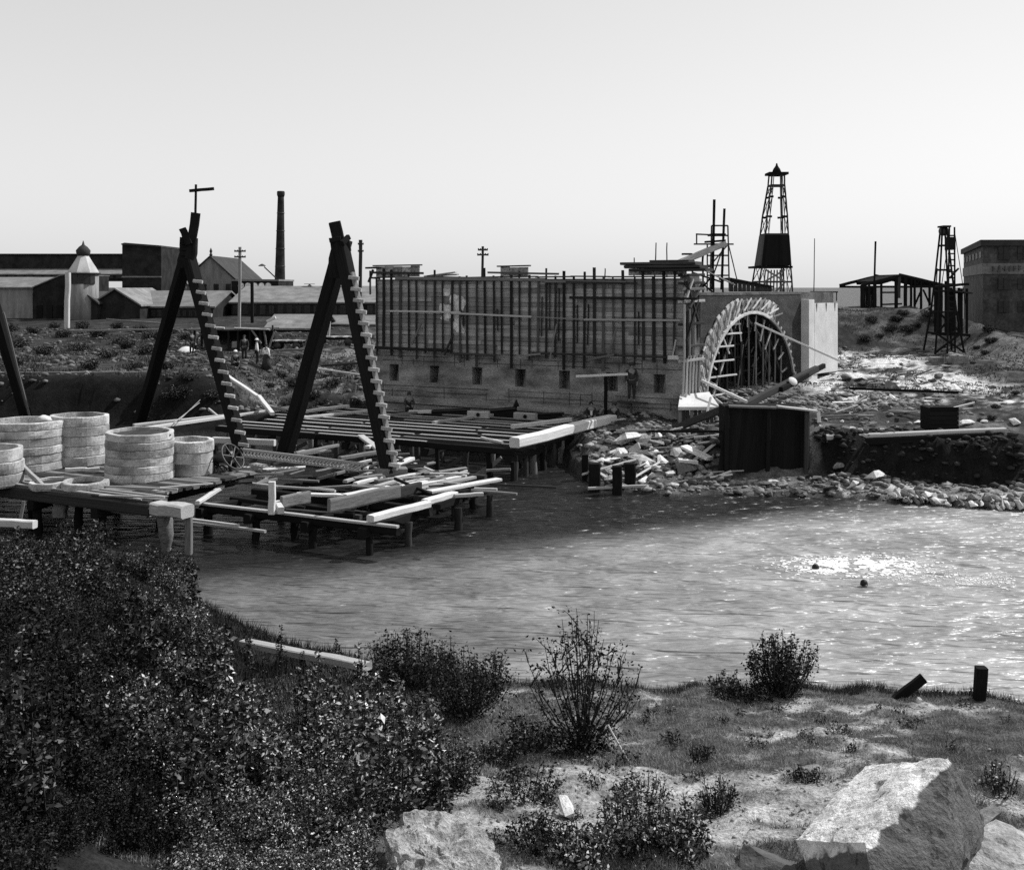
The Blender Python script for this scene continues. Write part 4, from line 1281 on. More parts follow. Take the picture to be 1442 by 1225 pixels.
beam('top_rail', PY(1026, 572, Yc), PY(1092, 574, Yc), .3, .09, m_wood, ca); beam('top_rail', PY(1094, 572, Yc), PY(1150, 579, Yc), .4, .08, m_pale, ca)
put('inner_box', boxmesh([(cz.x + .3, Yc + .5, .1, PY(1136, 600, Yc).x, Yc + 3, 2.95)]), m_dark, ca)
for k in range(6): beam('right_board', Vector((PY(1140, 600, Yc).x, Yc + .3 + k * .45, .4)), Vector((PY(1140, 600, Yc).x, Yc + .3 + k * .45, 2.9)), .06, .42, m_dwood, ca, straight=True)

# long leaning timbers on the right
G = 'long timbers on the right bank'


def lean(pa, ya, pb, yb, w_, h_, m_, lb, name='long_timber', cat='timber'):
    return tag(beam(name, PY(*pa, ya), PY(*pb, yb), w_, h_, m_), lb, cat, G)


lean((944, 606), 49.5, (1030, 571), 47.5, .3, .32, m_dwood, 'heavy timber sloping up from the rubble to the caisson')
lean((1042, 574), 50, (1150, 519), 57, .26, .34, m_dwood, 'heavy timber sloping up from the caisson towards the white pilaster')
lean((1100, 549), 53, (1160, 515), 58, .2, .26, m_dark, 'dark timber lying beside the sloping heavy one')
lean((1063, 455), 56.5, (1193, 513), 57.5, .1, .1, m_white, 'straight pale pole leaning from the arch crown across the pilaster')
lean((988, 536), 53, (1052, 566), 50, .1, .12, m_white, 'pale board falling from the arch foot to the caisson')
lean((994, 588), 50, (1001, 560), 51, .1, .1, m_pale, 'short pale prop beside the white topped block')
lean((1008, 562), 51, (1028, 578), 48.5, .08, .1, m_pale, 'thin pale stick crossing behind the caisson edge')
lean((860, 607), 49, (1022, 608), 45.5, .08, .1, m_dark, 'thin dark rail along the top of the rubble')
lean((1196, 547), 53, (1350, 553), 51, .1, .12, m_dark, 'thin dark rail across the pale flat ground')
lean((1164, 618), 44, (1416, 608), 43, .35, .3, m_pale, 'very long squared timber along the brink of the dark bank', 'brink_timber')
lean((1176, 606), 45.5, (1302, 613), 44.5, .3, .24, m_wood, 'shorter timber behind the very long one')
lean((1165, 624), 43.9, (1412, 613), 42.9, .3, .3, m_dark, 'dark squared timber under the very long one', 'brink_timber')
# dark boiler box with stones
pb0 = PZ(1310, 605, 2.05)
bo = thing('boiler_box', 'black plank cabin on the brink behind the very long timber', 'cabin', pb0)
put('body', boxmesh([(pb0.x, pb0.y, 2.0, pb0.x + 1.15, pb0.y + 1.1, 2.95)]), m_dark, bo)
for k in range(5): beam('plank', pb0 + Vector((-.02, -.03, .1 + k * .19)), pb0 + Vector((1.18, -.03, .1 + k * .19)), .03, .17, m_dark, bo, straight=True)
beam('corner_peg', pb0 + Vector((.05, 0, .9)), pb0 + Vector((.05, 0, 1.08)), .08, .08, m_wood, bo)
p = PZ(1130, 553, 2.4)
me = lathe([(.02, 0), (.22, .01), (.2, .05), (.02, .06)], 14)
tag(put('white_disc', me, m_plast, None, Matrix.Translation(PY(1116, 537, 54)) @ Matrix.Rotation(math.radians(70), 4, 'X') @ Matrix.Rotation(math.radians(40), 4, 'Y') @ Matrix.Scale(1.7, 4, (1, 0, 0))), 'white oval slab standing on edge between arch and pilaster', 'slab')

# ================================================================== factories on the left


def gable(x0, x1, y0, y1, zb, ze, zr, axis_='x'):
    """wall mesh and two roof slopes; axis_ = direction of the ridge"""
    if axis_ == 'y':
        xm = (x0 + x1) / 2
        wall_ = prism([(x0, y0, zb), (x1, y0, zb), (x1, y0, ze), (xm, y0, zr), (x0, y0, ze)], (0, y1 - y0, 0))
        rf = [prism([(x0 - .25, y0 - .3, ze - .05), (xm, y0 - .3, zr + .02), (xm, y0 - .3, zr + .2), (x0 - .25, y0 - .3, ze + .13)], (0, y1 - y0 + .6, 0)),
              prism([(x1 + .25, y0 - .3, ze - .05), (xm, y0 - .3, zr + .02), (xm, y0 - .3, zr + .2), (x1 + .25, y0 - .3, ze + .13)], (0, y1 - y0 + .6, 0))]
    else:
        ym = (y0 + y1) / 2
        wall_ = prism([(x0, y0, zb), (x0, y1, zb), (x0, y1, ze), (x0, ym, zr), (x0, y0, ze)], (x1 - x0, 0, 0))
        rf = [prism([(x0 - .3, y0 - .25, ze - .05), (x0 - .3, ym, zr + .02), (x0 - .3, ym, zr + .2), (x0 - .3, y0 - .25, ze + .13)], (x1 - x0 + .6, 0, 0)),
              prism([(x0 - .3, y1 + .25, ze - .05), (x0 - .3, ym, zr + .02), (x0 - .3, ym, zr + .2), (x0 - .3, y1 + .25, ze + .13)], (x1 - x0 + .6, 0, 0))]
    return wall_, rf


def zat(py, Y): return EYE - (py - HOR) * Y / FPX
def xat(px, Y): return (px - 721) * Y / FPX


def house(lb, px0, px1, Y, dep, pyb, pye, pyr, ax, mw_, mr_, name='factory_shed', cat='shed', wins=None, group=None):
    x0, x1 = xat(px0, Y), xat(px1, Y)
    t = thing(name, lb, cat, ((x0 + x1) / 2, Y, zat(pyb, Y)), group)
    a_, rf = gable(x0, x1, Y, Y + dep, zat(pyb, Y) - 2.5, zat(pye, Y), zat(pyr, Y), ax)
    put('wall', a_, mw_, t)
    for r_ in rf: put('roof', r_, mr_, t)
    if wins:
        n, pya, pyb_, fr = wins
        for k in range(n):
            cx = x0 + (x1 - x0) * (k + .5) / n
            w_ = (x1 - x0) / n * fr / 2
            f = put('window', boxmesh([(cx - w_, Y - .1, zat(pyb_, Y), cx + w_, Y + .02, zat(pya, Y))]), m_dwood, t)
            put('pane', boxmesh([(cx - w_ * .82, Y - .14, zat(pyb_, Y) + .12, cx - .05, Y - .11, zat(pya, Y) - .12), (cx + .05, Y - .14, zat(pyb_, Y) + .12, cx + w_ * .82, Y - .11, zat(pya, Y) - .12)]), m_glass, f)
    return t


# long main hall with a raised monitor
Y = 150.
t = thing('main_hall', 'long dark factory hall with a raised monitor roof at the left', 'factory', (xat(50, Y), Y, 5))
x0, x1 = xat(-160, Y), xat(176, Y)
put('monitor', boxmesh([(x0, Y + 8, zat(380, Y) - 1, x1, Y + 16, zat(356, Y))]), m_brick, t)
put('monitor_roof', boxmesh([(x0, Y + 7.6, zat(356.5, Y), x1 + .3, Y + 16, zat(355, Y))]), m_roofd, t)
put('upper_roof', prism([(x0, Y + 3, zat(385.5, Y)), (x0, Y + 8, zat(377, Y)), (x0, Y + 8, zat(379, Y)), (x0, Y + 3, zat(387, Y))], (x1 - x0 - 1, 0, 0)), m_roofp, t)
put('clerestory', boxmesh([(x0, Y + 3.2, zat(396, Y), x1 - 1.2, Y + 8, zat(386, Y))]), m_brick, t)
for k in range(26):
    cx = x0 + (x1 - x0) * (k + .5) / 26
    put('window', boxmesh([(cx - .45, Y + 3.1, zat(392, Y), cx + .45, Y + 3.25, zat(387.5, Y))]), m_glass, t)
put('lower_roof', prism([(x0, Y - 2, zat(410, Y)), (x0, Y + 3.3, zat(393, Y)), (x0, Y + 3.3, zat(395, Y)), (x0, Y - 2, zat(412, Y))], (x1 - x0 - 4, 0, 0)), m_roofp, t)
put('wall', boxmesh([(x0, Y - 1.6, 3, x1 - 4.2, Y + 8, zat(411, Y))]), m_brick, t)
put('end_wall', boxmesh([(x1 - 1.2, Y + 2.5, 3, x1, Y + 16, zat(380, Y))]), m_brick, t)

house('pale boarded shed with a light sloping roof at the left edge', -150, 46, 122, 14, 455, 406, 392, 'x', m_wallp, m_roofp)
t = thing('dark_annex', 'black boarded annex with a slanting top beside the pale shed', 'annex', (xat(70, 121), 121, 4))
Y = 121.
put('wall', prism([(xat(46.5, Y), Y, 2), (xat(97, Y), Y, 2), (xat(97, Y), Y, zat(388, Y)), (xat(86, Y), Y, zat(389, Y)), (xat(46.5, Y), Y, zat(405.5, Y))], (0, 12, 0)), m_brick, t)
put('roof', prism([(xat(46, Y), Y - .2, zat(405.5, Y)), (xat(86, Y), Y - .2, zat(388.5, Y)), (xat(97.3, Y), Y - .2, zat(387.5, Y)), (xat(97.3, Y), Y - .2, zat(386.5, Y)), (xat(85.5, Y), Y - .2, zat(387.2, Y)), (xat(46, Y), Y - .2, zat(404, Y))], (0, 12.4, 0)), m_roofp, t)
for px in (56, 70, 84):
    put('door_panel', boxmesh([(xat(px - 4, Y), Y - .1, 3, xat(px + 4, Y), Y, zat(430, Y))]), m_dark, t)

# the turret
Y = 118.
t = thing('roof_turret', 'round turret with a pale conical cap and small finial', 'turret', (xat(106, Y), Y + 2, 4))
c = Matrix.Translation(Vector((xat(107, Y), Y + 2, 0)))
s_ = Y / FPX
put('drum', lathe([(21 * s_, 3), (21 * s_, zat(384, Y))], 16, smooth=True), m_wallp, t, c)
put('cone_roof', lathe([(23 * s_, zat(384.5, Y)), (22 * s_, zat(382, Y)), (13 * s_, zat(368, Y)), (8 * s_, zat(360, Y)), (7 * s_, zat(358, Y))], 8, smooth=False), mat('zinc', .42, scale=.8, amp=.2), t, c)
put('lantern', lathe([(8 * s_, zat(360, Y)), (9.5 * s_, zat(356, Y)), (10 * s_, zat(352, Y)), (6 * s_, zat(347, Y)), (2 * s_, zat(344, Y)), (.4 * s_, zat(338, Y))], 12), m_dwood, t, c)
put('eaves_ring', lathe([(23.5 * s_, zat(386, Y)), (23.5 * s_, zat(384, Y))], 16), m_dwood, t, c)
for k in range(7):
    a_ = math.radians(195 + k * 22)
    put('window', boxmesh([(-.3, -.05, 0, .3, .05, 1.1)]), m_glass, t, Matrix.Translation(Vector((xat(107, Y) + 21.1 * s_ * math.cos(a_), Y + 2 + 21.1 * s_ * math.sin(a_), zat(400, Y)))) @ Matrix.Rotation(a_ - math.pi / 2, 4, 'Z'))
# tall brick block
Y = 140.
t = thing('brick_block', 'tall dark brick block with a flat sloping top right of the turret', 'brick block', (xat(200, Y), Y, 5))
put('wall', prism([(xat(172, Y), Y, 3), (xat(227, Y), Y, 3), (xat(227, Y), Y, zat(347, Y)), (xat(176, Y), Y, zat(343, Y)), (xat(172, Y), Y, zat(345, Y))], (0, 14, 0)), m_brick, t)
put('parapet', prism([(xat(171.5, Y), Y - .25, zat(345, Y)), (xat(227.5, Y), Y - .25, zat(348.5, Y)), (xat(227.5, Y), Y - .25, zat(346, Y)), (xat(176, Y), Y - .25, zat(342, Y)), (xat(171.5, Y), Y - .25, zat(343.5, Y))], (0, 14.5, 0)), m_roofd, t)
put('string_course', boxmesh([(xat(171.7, Y), Y - .12, zat(391, Y), xat(227.3, Y), Y, zat(389, Y))]), m_roofp, t)
# gabled sheds
house('small dark gabled shed just right of the pale mast', 100, 137, 119, 10, 456, 428, 413, 'y', m_brick, m_roofd)
house('larger dark gabled shed with pale roof slopes', 128, 197, 120, 12, 458, 431, 408, 'y', m_brick, m_roofp)
house('long low shed with a broad pale roof behind the first shear legs', 176, 300, 123, 14, 456, 433, 412, 'x', m_brick, m_roofp, wins=(14, 437, 446, .6))
house('pale pitched roof peeping beside the tall brick block', 226, 262, 150, 12, 430, 400, 369, 'y', m_wallp, m_roofp, 'gabled_house', 'house')
t = house('gabled house with a finial behind the telegraph pole', 262, 330, 152, 16, 430, 394, 362, 'y', m_wallp, m_roofd, 'gabled_house', 'house', wins=(4, 400, 412, .4))
put('finial', lathe([(.12, 0), (.25, .35), (.1, .5), (.22, .8), (.03, 1.3)], 8), m_dwood, t, Matrix.Translation(Vector((xat(297, 152), 152, zat(362, 152)))))
# clerestory hall with bright round windows
Y = 146.
t = thing('clerestory_hall', 'low hall with a row of bright round windows left of the chimney', 'hall', (xat(360, Y), Y, 6))
put('wall', boxmesh([(xat(326, Y), Y, 3, xat(392, Y), Y + 10, zat(394, Y))]), m_brick, t)
put('parapet', boxmesh([(xat(325, Y), Y - .2, zat(396, Y), xat(393, Y), Y + 10.2, zat(393.5, Y))]), m_roofp, t)
for k in range(5):
    w_ = put('window', lathe([(.5, 0), (.5, .1)], 12), m_dwood, t, Matrix.Translation(Vector((xat(340 + k * 9.5, Y), Y - .05, zat(402.5, Y)))) @ Matrix.Rotation(math.radians(90), 4, 'X'))
    put('pane', lathe([(.4, .1), (.4, .13)], 12), m_gpale, w_, Matrix.Translation(Vector((xat(340 + k * 9.5, Y), Y - .05, zat(402.5, Y)))) @ Matrix.Rotation(math.radians(90), 4, 'X'))
house('long weaving shed with pale roof and row of windows at the chimney foot', 326, 540, 128, 16, 462, 427, 405, 'x', m_brick, m_roofp, wins=(17, 430, 443, .62))
for k in range(3):
    Y = 131.
    t = thing('roof_vent', ('small ridge vent nearest the chimney', 'small ridge vent in the middle of the long roof', 'small ridge vent nearest the wall')[k], 'vent', (xat(425 + k * 28, Y), Y + 4, zat(405, 131)), 'ridge vents')
    put('cowl', prism([(-.5, -.4, -.8), (.5, -.4, -.8), (.5, -.4, .0), (0, -.4, .5), (-.5, -.4, .0)], (0, .8, 0)), m_wallp, t, Matrix.Translation(Vector((xat(425 + k * 28, Y), Y + 5, zat(406, Y)))))
    put('cap', boxmesh([(-.6, -.5, .5, .6, .5, .56)]), m_dwood, t, Matrix.Translation(Vector((xat(425 + k * 28, Y), Y + 5, zat(406, Y)))))
house('low store with a pale roof sagging to the right before the weaving shed', 376, 452, 104, 9, 478, 464, 447, 'x', m_brick, m_roofp, 'store_shed', 'store')
house('low dark store with a light roof between second shear legs and wall', 462, 530, 110, 9, 472, 458, 448, 'x', m_brick, m_roofp, 'store_shed', 'store', wins=(6, 461, 467, .5))
# chimney
Y = 150.
t = thing('factory_chimney', 'tall tapering brick chimney rising over the factory roofs', 'chimney', (xat(394, Y), Y, 5))
s_ = Y / FPX
me = lathe([(8 * s_, 3), (7.6 * s_, zat(405, Y)), (6.6 * s_, zat(370, Y)), (5.6 * s_, zat(330, Y)), (4.6 * s_, zat(285, Y)), (4.3 * s_, zat(276, Y))], 20)
for v in me.vertices: v.co.x += (v.co.z - 8) * .012
c = Matrix.Translation(Vector((xat(394, Y), Y, 0)))
put('shaft', me, m_brick, t, c)
put('crown', lathe([(4.3 * s_, zat(278, Y)), (5.4 * s_, zat(275, Y)), (5.5 * s_, zat(271, Y)), (4.8 * s_, zat(269.5, Y)), (3.6 * s_, zat(269.5, Y))], 20), m_brick, t, c @ Matrix.Translation(Vector((.15, 0, 0))))
for py in (300, 325, 350, 375): put('iron_band', lathe([(np.interp(py, [270, 405], [4.5, 7.7]) * s_ + .04, zat(py + .8, Y)), (np.interp(py, [270, 405], [4.5, 7.7]) * s_ + .04, zat(py, Y))], 20), m_iron, t, c @ Matrix.Translation(Vector(((zat(py, Y) - 8) * .012, 0, 0))))

# masts and poles
def tele(px, pt, pb, Y, m, bars, lb, w_=.22, group='telegraph poles'):
    t = thing('telegraph_pole', lb, 'telegraph pole', PY(px, pb, Y), group)
    beam('pole', PY(px - 1, pb + 6, Y), PY(px, pt, Y), w_, w_, m, t)
    for (dy, half_) in bars:
        beam('crossarm', PY(px - half_, pt + dy, Y - .12), PY(px + half_, pt + dy, Y - .12), .1, .12, m_dwood, t)
        for s in (-.9, -.45, .45, .9):
            put('insulator', lathe([(.03, 0), (.05, .06), (.03, .12)], 6), m_dwood, t, Matrix.Translation(PY(px + half_ * s, pt + dy, Y - .12)))
    return t


tele(338, 348, 460, 88, m_wallp, ((6, 8), (14, 8)), 'pale telegraph pole with two crossarms left of the chimney')
t = tele(508, 338, 412, 96, m_dwood, ((6, 4), (16, 4)), 'dark pole with stubby collars between shear legs and wall', .3)
tele(680, 347, 392, 78, m_dwood, ((5, 7), (12, 8)), 'telegraph pole showing above the wall top with two crossarms', .18)
tag(beam('pale_mast', PY(94, 462, 100), PY(96, 384, 100), .42, .42, m_plog), 'thick pale mast before the turret', 'mast')
tag(beam('thin_pole', PY(462, 476, 96), PY(467, 398, 96), .3, .2, m_plog), 'thin pale pole behind the left leg of the second shear legs', 'pole')
tag(beam('dark_stack', PY(355, 455, 112), PY(355, 396, 112), .3, .3, m_dark), 'dark thin stovepipe left of the chimney', 'stovepipe')
t = thing('yard_lamp', 'yard lamp on a slanting arm left of the chimney', 'lamp', PY(388, 398, 140))
beam('arm', PY(389, 392, 140), PY(372, 376, 140), .14, .14, m_dwood, t)
put('shade', lathe([(.1, .3), (.45, .1), (.5, 0)], 12), m_dwood, t, Matrix.Translation(PY(369, 375, 140)))

# open pavilion with machinery
Yp = 86.
pv = thing('engine_shelter', 'low flat roofed engine shelter with dark open bays on the left bank', 'shelter', (xat(330, Yp), Yp, 2.4))
beam('roof_edge', PY(266, 464, Yp), PY(380, 464, Yp), .5, .16, m_wood, pv)
beam('roof_edge', PY(330, 462, Yp - .3), PY(380, 464, Yp - .3), .2, .1, m_white, pv)
beam('roof_edge', PY(290, 460, Yp - .3), PY(316, 462, Yp - .3), .2, .12, m_white, pv)
put('roof', boxmesh([(xat(268, Yp), Yp, zat(465, Yp), xat(378, Yp), Yp + 4, zat(463.5, Yp))]), m_dwood, pv)
put('back_wall', boxmesh([(xat(274, Yp), Yp + 3.6, 1.8, xat(372, Yp), Yp + 3.9, zat(465, Yp))]), m_black, pv)  # black wall paints the shaded interior of the bays
for px in (274, 284, 302, 322, 335, 352, 366):
    beam('post', PY(px, 504, Yp), PY(px, 465, Yp), .16, .16, m_dark, pv)
for (a_, b_, m_) in (((354, 464), (368, 484), m_wood), ((386, 468), (378, 492), m_wood), ((372, 466), (376, 492), m_wood), ((384, 466), (384, 458), m_dwood)):
    beam('brace', PY(*b_, Yp - .2), PY(*a_, Yp - .2), .13, .13, m_, pv)
beam('gutter', PY(376, 453, Yp), PY(388, 447, Yp), .2, .22, m_white, pv)
c0 = PY(312, 492, Yp + 1.6)
put('boiler', lathe([(.1, -1.3), (.8, -1.25), (.85, -.3), (.85, 1.2), (.1, 1.3)], 16), m_iron, pv, Matrix.Translation(c0) @ Matrix.Rotation(math.radians(90), 4, 'Y'))
put('panel', boxmesh([(xat(325, Yp), Yp + .3, zat(490, Yp), xat(333, Yp), Yp + .4, zat(481, Yp))]), m_pale, pv)
put('panel', boxmesh([(xat(278, Yp), Yp + .3, zat(497, Yp), xat(282, Yp), Yp + .4, zat(484, Yp))]), m_wood, pv)
put('wheel', torus(.55, .06), m_iron, pv, Matrix.Translation(PY(287, 480, Yp - .1)) @ Matrix.Rotation(math.radians(90), 4, 'X'))
put('white_sack', lathe([(.1, 0), (.9, .1), (.75, .5), (.3, .8), (.05, .85)], 10, wob=.2), m_plast, None, Matrix.Translation(PY(262, 503, 84)))
tag(bpy.data.objects['white_sack'], 'heap of white sacks on the bank left of the engine shelter', 'sacks')

# rail wagons: low flat trucks
for k, (px0, px1, py, Y, lb) in enumerate(((384, 428, 492, 88, 'flat rail wagon half hidden by the leaning leg'), (444, 500, 486, 92, 'flat rail wagon with a pale deck between the second shear legs'))):
    x0, x1 = xat(px0, Y), xat(px1, Y); zb_ = zat(py, Y)
    t = thing('flat_wagon', lb, 'wagon', (x0, Y, zb_), 'flat wagons on the far bank')
    for q in range(7): beam('deck_board', Vector((x0 + (x1 - x0) * q / 7, Y, zb_ + .72)), Vector((x0 + (x1 - x0) * (q + .97) / 7, Y, zb_ + .72)), 1.6, .1, m_pale if q % 2 else m_wood, t, straight=True)
    beam('frame', Vector((x0, Y - .6, zb_ + .58)), Vector((x1, Y - .6, zb_ + .58)), .12, .2, m_dark, t)
    beam('frame', Vector((x0, Y + .6, zb_ + .58)), Vector((x1, Y + .6, zb_ + .58)), .12, .2, m_dark, t)
    for xw in (x0 + .5, x1 - .5):
        for yy in (-.7, .7):
            put('wheel', lathe([(.05, -.06), (.32, -.05), (.32, .05), (.05, .06)], 14), m_iron, t, Matrix.Translation(Vector((xw, Y + yy, zb_ + .32))) @ Matrix.Rotation(math.radians(90), 4, 'X'))
# low fence and rails along the terrace
t = thing('terrace_rail', 'long pale rail along the edge of the dark terrace behind the tubs', 'rail', PY(100, 525, 62))
for k in range(6):
    beam('rail', PY(-40 + k * 42, 526, 62), PY(2 + k * 42, 525.5 - k * .2, 62), .22, .16, m_wood, t)
for k in range(8): beam('stake', PY(-30 + k * 33, 530, 62.1), PY(-30 + k * 33, 526, 62.1), .12, .12, m_dark, t)
for k, (pa, pb, Y, m_, lb) in enumerate((((150, 450), (232, 456), 104, m_wood, 'pale low wall top along the yard, upper strip'), ((98, 466), (230, 464), 98, m_wood, 'pale low kerb along the yard, lower strip'), ((386, 494), (430, 492), 80, m_wood, 'pale kerb before the wagons'),
                             ((452, 515), (512, 511), 74, m_dwood, 'dark timber lying above the pale pole on the bank'), ((448, 519), (516, 529), 70, m_white, 'thin pale pole lying on the bank between the shear legs'),
                             ((318, 528), (365, 560), 62, m_white, 'bright plank sloping down the bank behind the first shear legs'), ((364, 558), (384, 583), 57, m_white, 'bright plank end at the foot of the sloping plank'),
                             ((225, 525), (300, 512), 68, m_wood, 'grey curved pole along the brow of the mound'), ((370, 570), (403, 578), 56, m_wood, 'grey pole near the bank foot'))):
    a_, b_ = PY(*pa, Y), PY(*pb, Y - (4 if k in (5, 6) else 0))
    tag(beam('bank_timber', a_, b_, .22 if k != 4 else .1, .16 if k != 4 else .1, m_), lb, 'timber', 'timbers on the left bank')

# ================================================================== right hand side
Yk = 90.
zk = 6.1
sk_ = thing('open_shed', 'skeleton of an open shed with a low gable on the right rise', 'shed', (xat(1270, Yk), Yk, zk))
def K(px, py, dy=0.): return PY(px, py, Yk + dy)
for dy in (0, 6.):
    for px in (1214, 1224, 1232, 1241, 1262, 1275, 1283, 1288, 1297, 1309, 1318, 1326):
        top_ = np.interp(px, [1213, 1268, 1328], [402, 388, 401])
        if dy and px in (1224, 1275, 1288): continue
        beam('post', Vector((K(px, 0, dy).x, Yk + dy, zk - .3)), Vector((K(px, 0, dy).x, Yk + dy, zat(top_, Yk))), .26 if px in (1214, 1232, 1262, 1275) else .16, .2, m_dark, sk_)
    beam('rafter', K(1213, 402, 0) + Vector((0, dy, 0)), K(1270, 388, 0) + Vector((0, dy, 0)), .2, .26, m_dark, sk_)
    beam('rafter', K(1266, 387, 0) + Vector((0, dy, 0)), K(1329, 402, 0) + Vector((0, dy, 0)), .2, .26, m_dark, sk_)
    beam('tie_beam', K(1213, 404, 0) + Vector((0, dy, 0)), K(1328, 404, 0) + Vector((0, dy, 0)), .14, .18, m_dark, sk_)
put('roof', prism([K(1238, 396), K(1270, 387), K(1300, 394), K(1300, 397), K(1270, 392), K(1240, 401)], Vector((0, 6.2, 0))), m_dark, sk_)
put('roof', prism([K(1268, 386.5), K(1331, 401), K(1331, 402.5), K(1268, 388)], Vector((0, 6.4, 0))), m_dark, sk_)
for k in range(8):
    px = 1215 + k * 2.5
    beam('wall_board', Vector((K(px, 0, 1.5).x, Yk + 1.5, zk - .2)), Vector((K(px, 0, 1.5).x, Yk + 1.5, zat(403, Yk))), .14, .05, m_dark, sk_, straight=True)
for (a_, b_) in (((1300, 408), (1310, 430)), ((1288, 430), (1297, 410)), ((1262, 404), (1262, 434)), ((1243, 429), (1270, 428)), ((1241, 412), (1262, 412))):
    beam('brace', K(*a_), K(*b_), .12, .14, m_dark, sk_)
beam('king_post', K(1265, 420), K(1266, 387), .3, .2, m_dwood, sk_)
tag(beam('tall_mast', PY(1230, 436, 88), PY(1233, 340, 88), .13, .13, m_dark), 'tall bare mast at the left end of the open shed', 'mast')
tag(beam('tall_mast', PY(1317, 420, 86), PY(1320, 378, 86), .07, .07, m_dark), 'short thin mast at the right end of the open shed', 'mast')
beam('pale_beam', PY(1296, 438, 84), PY(1315, 430, 84), .16, .14, m_wood); tag(COL.objects[-1], 'grey plank propped against the right end of the open shed', 'plank')

# small derrick
Ys_ = 75.
ds = thing('small_derrick', 'slender dark pile driver derrick with a flat cap at the right', 'derrick', (xat(1340, Ys_), Ys_, 3.3))
def DQ(py, sx, sy=0):
    h_ = np.interp(py, [318, 345, 440, 498], [3, 4.5, 13, 22]) * Ys_ / FPX
    return Vector((xat(1341, Ys_) + sx * h_, Ys_ + sy * h_ + 1.5, zat(py, Ys_)))
for sx, sy in ((-1, -1), (1, -1), (1, 1), (-1, 1)):
    beam('leg', DQ(500, sx * .95, sy), DQ(440, sx, sy), .12, .12, m_dark, ds); beam('leg', DQ(440, sx, sy), DQ(318, sx, sy), .11, .11, m_dark, ds)
beam('guide', PY(1334, 498, Ys_), PY(1337, 320, Ys_), .1, .1, m_dark, ds)
beam('guide', PY(1345, 498, Ys_), PY(1344, 320, Ys_), .1, .1, m_dark, ds)
for py in np.arange(332, 440, 8.5):
    beam('rung', PY(1335, py, Ys_), PY(1345, py, Ys_), .08, .1, m_dark, ds)
for py in (345, 380, 410, 440, 470):
    beam('girt', DQ(py, -1, -1), DQ(py, 1, -1), .1, .14, m_dark, ds); beam('girt', DQ(py, 1, -1), DQ(py, 1, 1), .1, .14, m_dark, ds); beam('girt', DQ(py, -1, -1), DQ(py, -1, 1), .1, .14, m_dark, ds)
for (pa, pb) in ((440, 470), (470, 498)):
    beam('cross_brace', DQ(pa, -1, -1), DQ(pb, 1, -1), .1, .14, m_dark, ds); beam('cross_brace', DQ(pa, 1, -1), DQ(pb, -1, -1), .1, .14, m_dark, ds)
put('cap', boxmesh([(xat(1336, Ys_), Ys_ + .9, zat(319, Ys_), xat(1347, Ys_), Ys_ + 2.0, zat(316.5, Ys_))]), m_dark, ds)
put('sheave', lathe([(.1, -.1), (.35, -.08), (.35, .08), (.1, .1)], 14), m_iron, ds, Matrix.Translation(DQ(324, 0, 0)) @ Matrix.Rotation(math.radians(90), 4, 'X'))
put('ram', boxmesh([(xat(1335, Ys_), Ys_ - .1, zat(352, Ys_), xat(1345, Ys_), Ys_ + .6, zat(334, Ys_))]), m_dark, ds)
beam('jib_strut', PY(1337, 392, Ys_ - .2), PY(1350, 378, Ys_ - .2), .1, .12, m_dark, ds)
tag(pole('guy_rope', PY(1326, 402, 78), PY(1337, 330, 76), .03, m_dark), 'left guy rope of the small derrick', 'rope', 'guy ropes of the small derrick')
tag(pole('guy_rope', PY(1360, 430, 78), PY(1345, 330, 76), .03, m_dark), 'right guy rope of the small derrick', 'rope', 'guy ropes of the small derrick')
# machine house round its foot
mh = thing('engine_house', 'dark ramshackle engine house behind the small derrick', 'engine house', PY(1340, 465, 80))
for k in range(13):
    px = 1317 + k * 3.7
    if k in (3, 8, 11): continue
    beam('wall_board', PY(px, 470, 79 + (k % 3) * .1), PY(px, 403 + random.uniform(-3, 4) - (6 if 1325 < px < 1335 else 0), 79 + (k % 3) * .1), .19, .06, m_dark, mh, straight=True)
beam('roof_beam', PY(1314, 405, 78.8), PY(1364, 400, 78.8), .2, .2, m_dark, mh)
beam('floor_beam', PY(1312, 470, 78.8), PY(1366, 472, 78.8), .2, .2, m_dark, mh)
put('lean_roof', prism([PY(1346, 409, 78), PY(1370, 412, 78), PY(1370, 414, 78), PY(1346, 411, 78)], Vector((0, 3, 0))), m_dwood, mh)
for k, (px, w_) in enumerate(((1322, 14), (1352, 16))):
    p = PY(px, 503, 70)
    tag(put('concrete_pad', boxmesh([(p.x - w_ * .024, p.y, gz(p.x, p.y) - .2, p.x + w_ * .024, p.y + .9, gz(p.x, p.y) + .55)]), m_conc), ('grey pad under the small derrick, left of its foot', 'grey pad under the small derrick, right of its foot')[k], 'pad', 'pads under the derrick')
p, q = PY(1337, 497, 70), PY(1350, 500, 70)
tag(beam('white_plank', p, q, .3, .1, m_white), 'bright plank at the foot of the small derrick', 'plank')

# brick warehouse
YB = 88.
cx0 = xat(1384, YB)
poly = [(cx0, YB), (cx0 + 22, YB - 1.2), (cx0 + 28, 112), (xat(1357, 110), 110)]
bw = thing('brick_warehouse', 'dark brick warehouse with a pale painted band at the right edge', 'warehouse', (cx0, YB, 4))
zr_ = zat(338, YB)


def ring(z0_, z1_, grow, m, nm):
    c_ = Vector((sum(p[0] for p in poly) / 4, sum(p[1] for p in poly) / 4, 0))
    P = []
    for x, y in poly:
        v = Vector((x, y, 0)) - c_
        v = v * (1 + grow / v.length)
        P.append(c_ + v + UP * z0_)
    return put(nm, prism(P, UP * (z1_ - z0_)), m, bw)


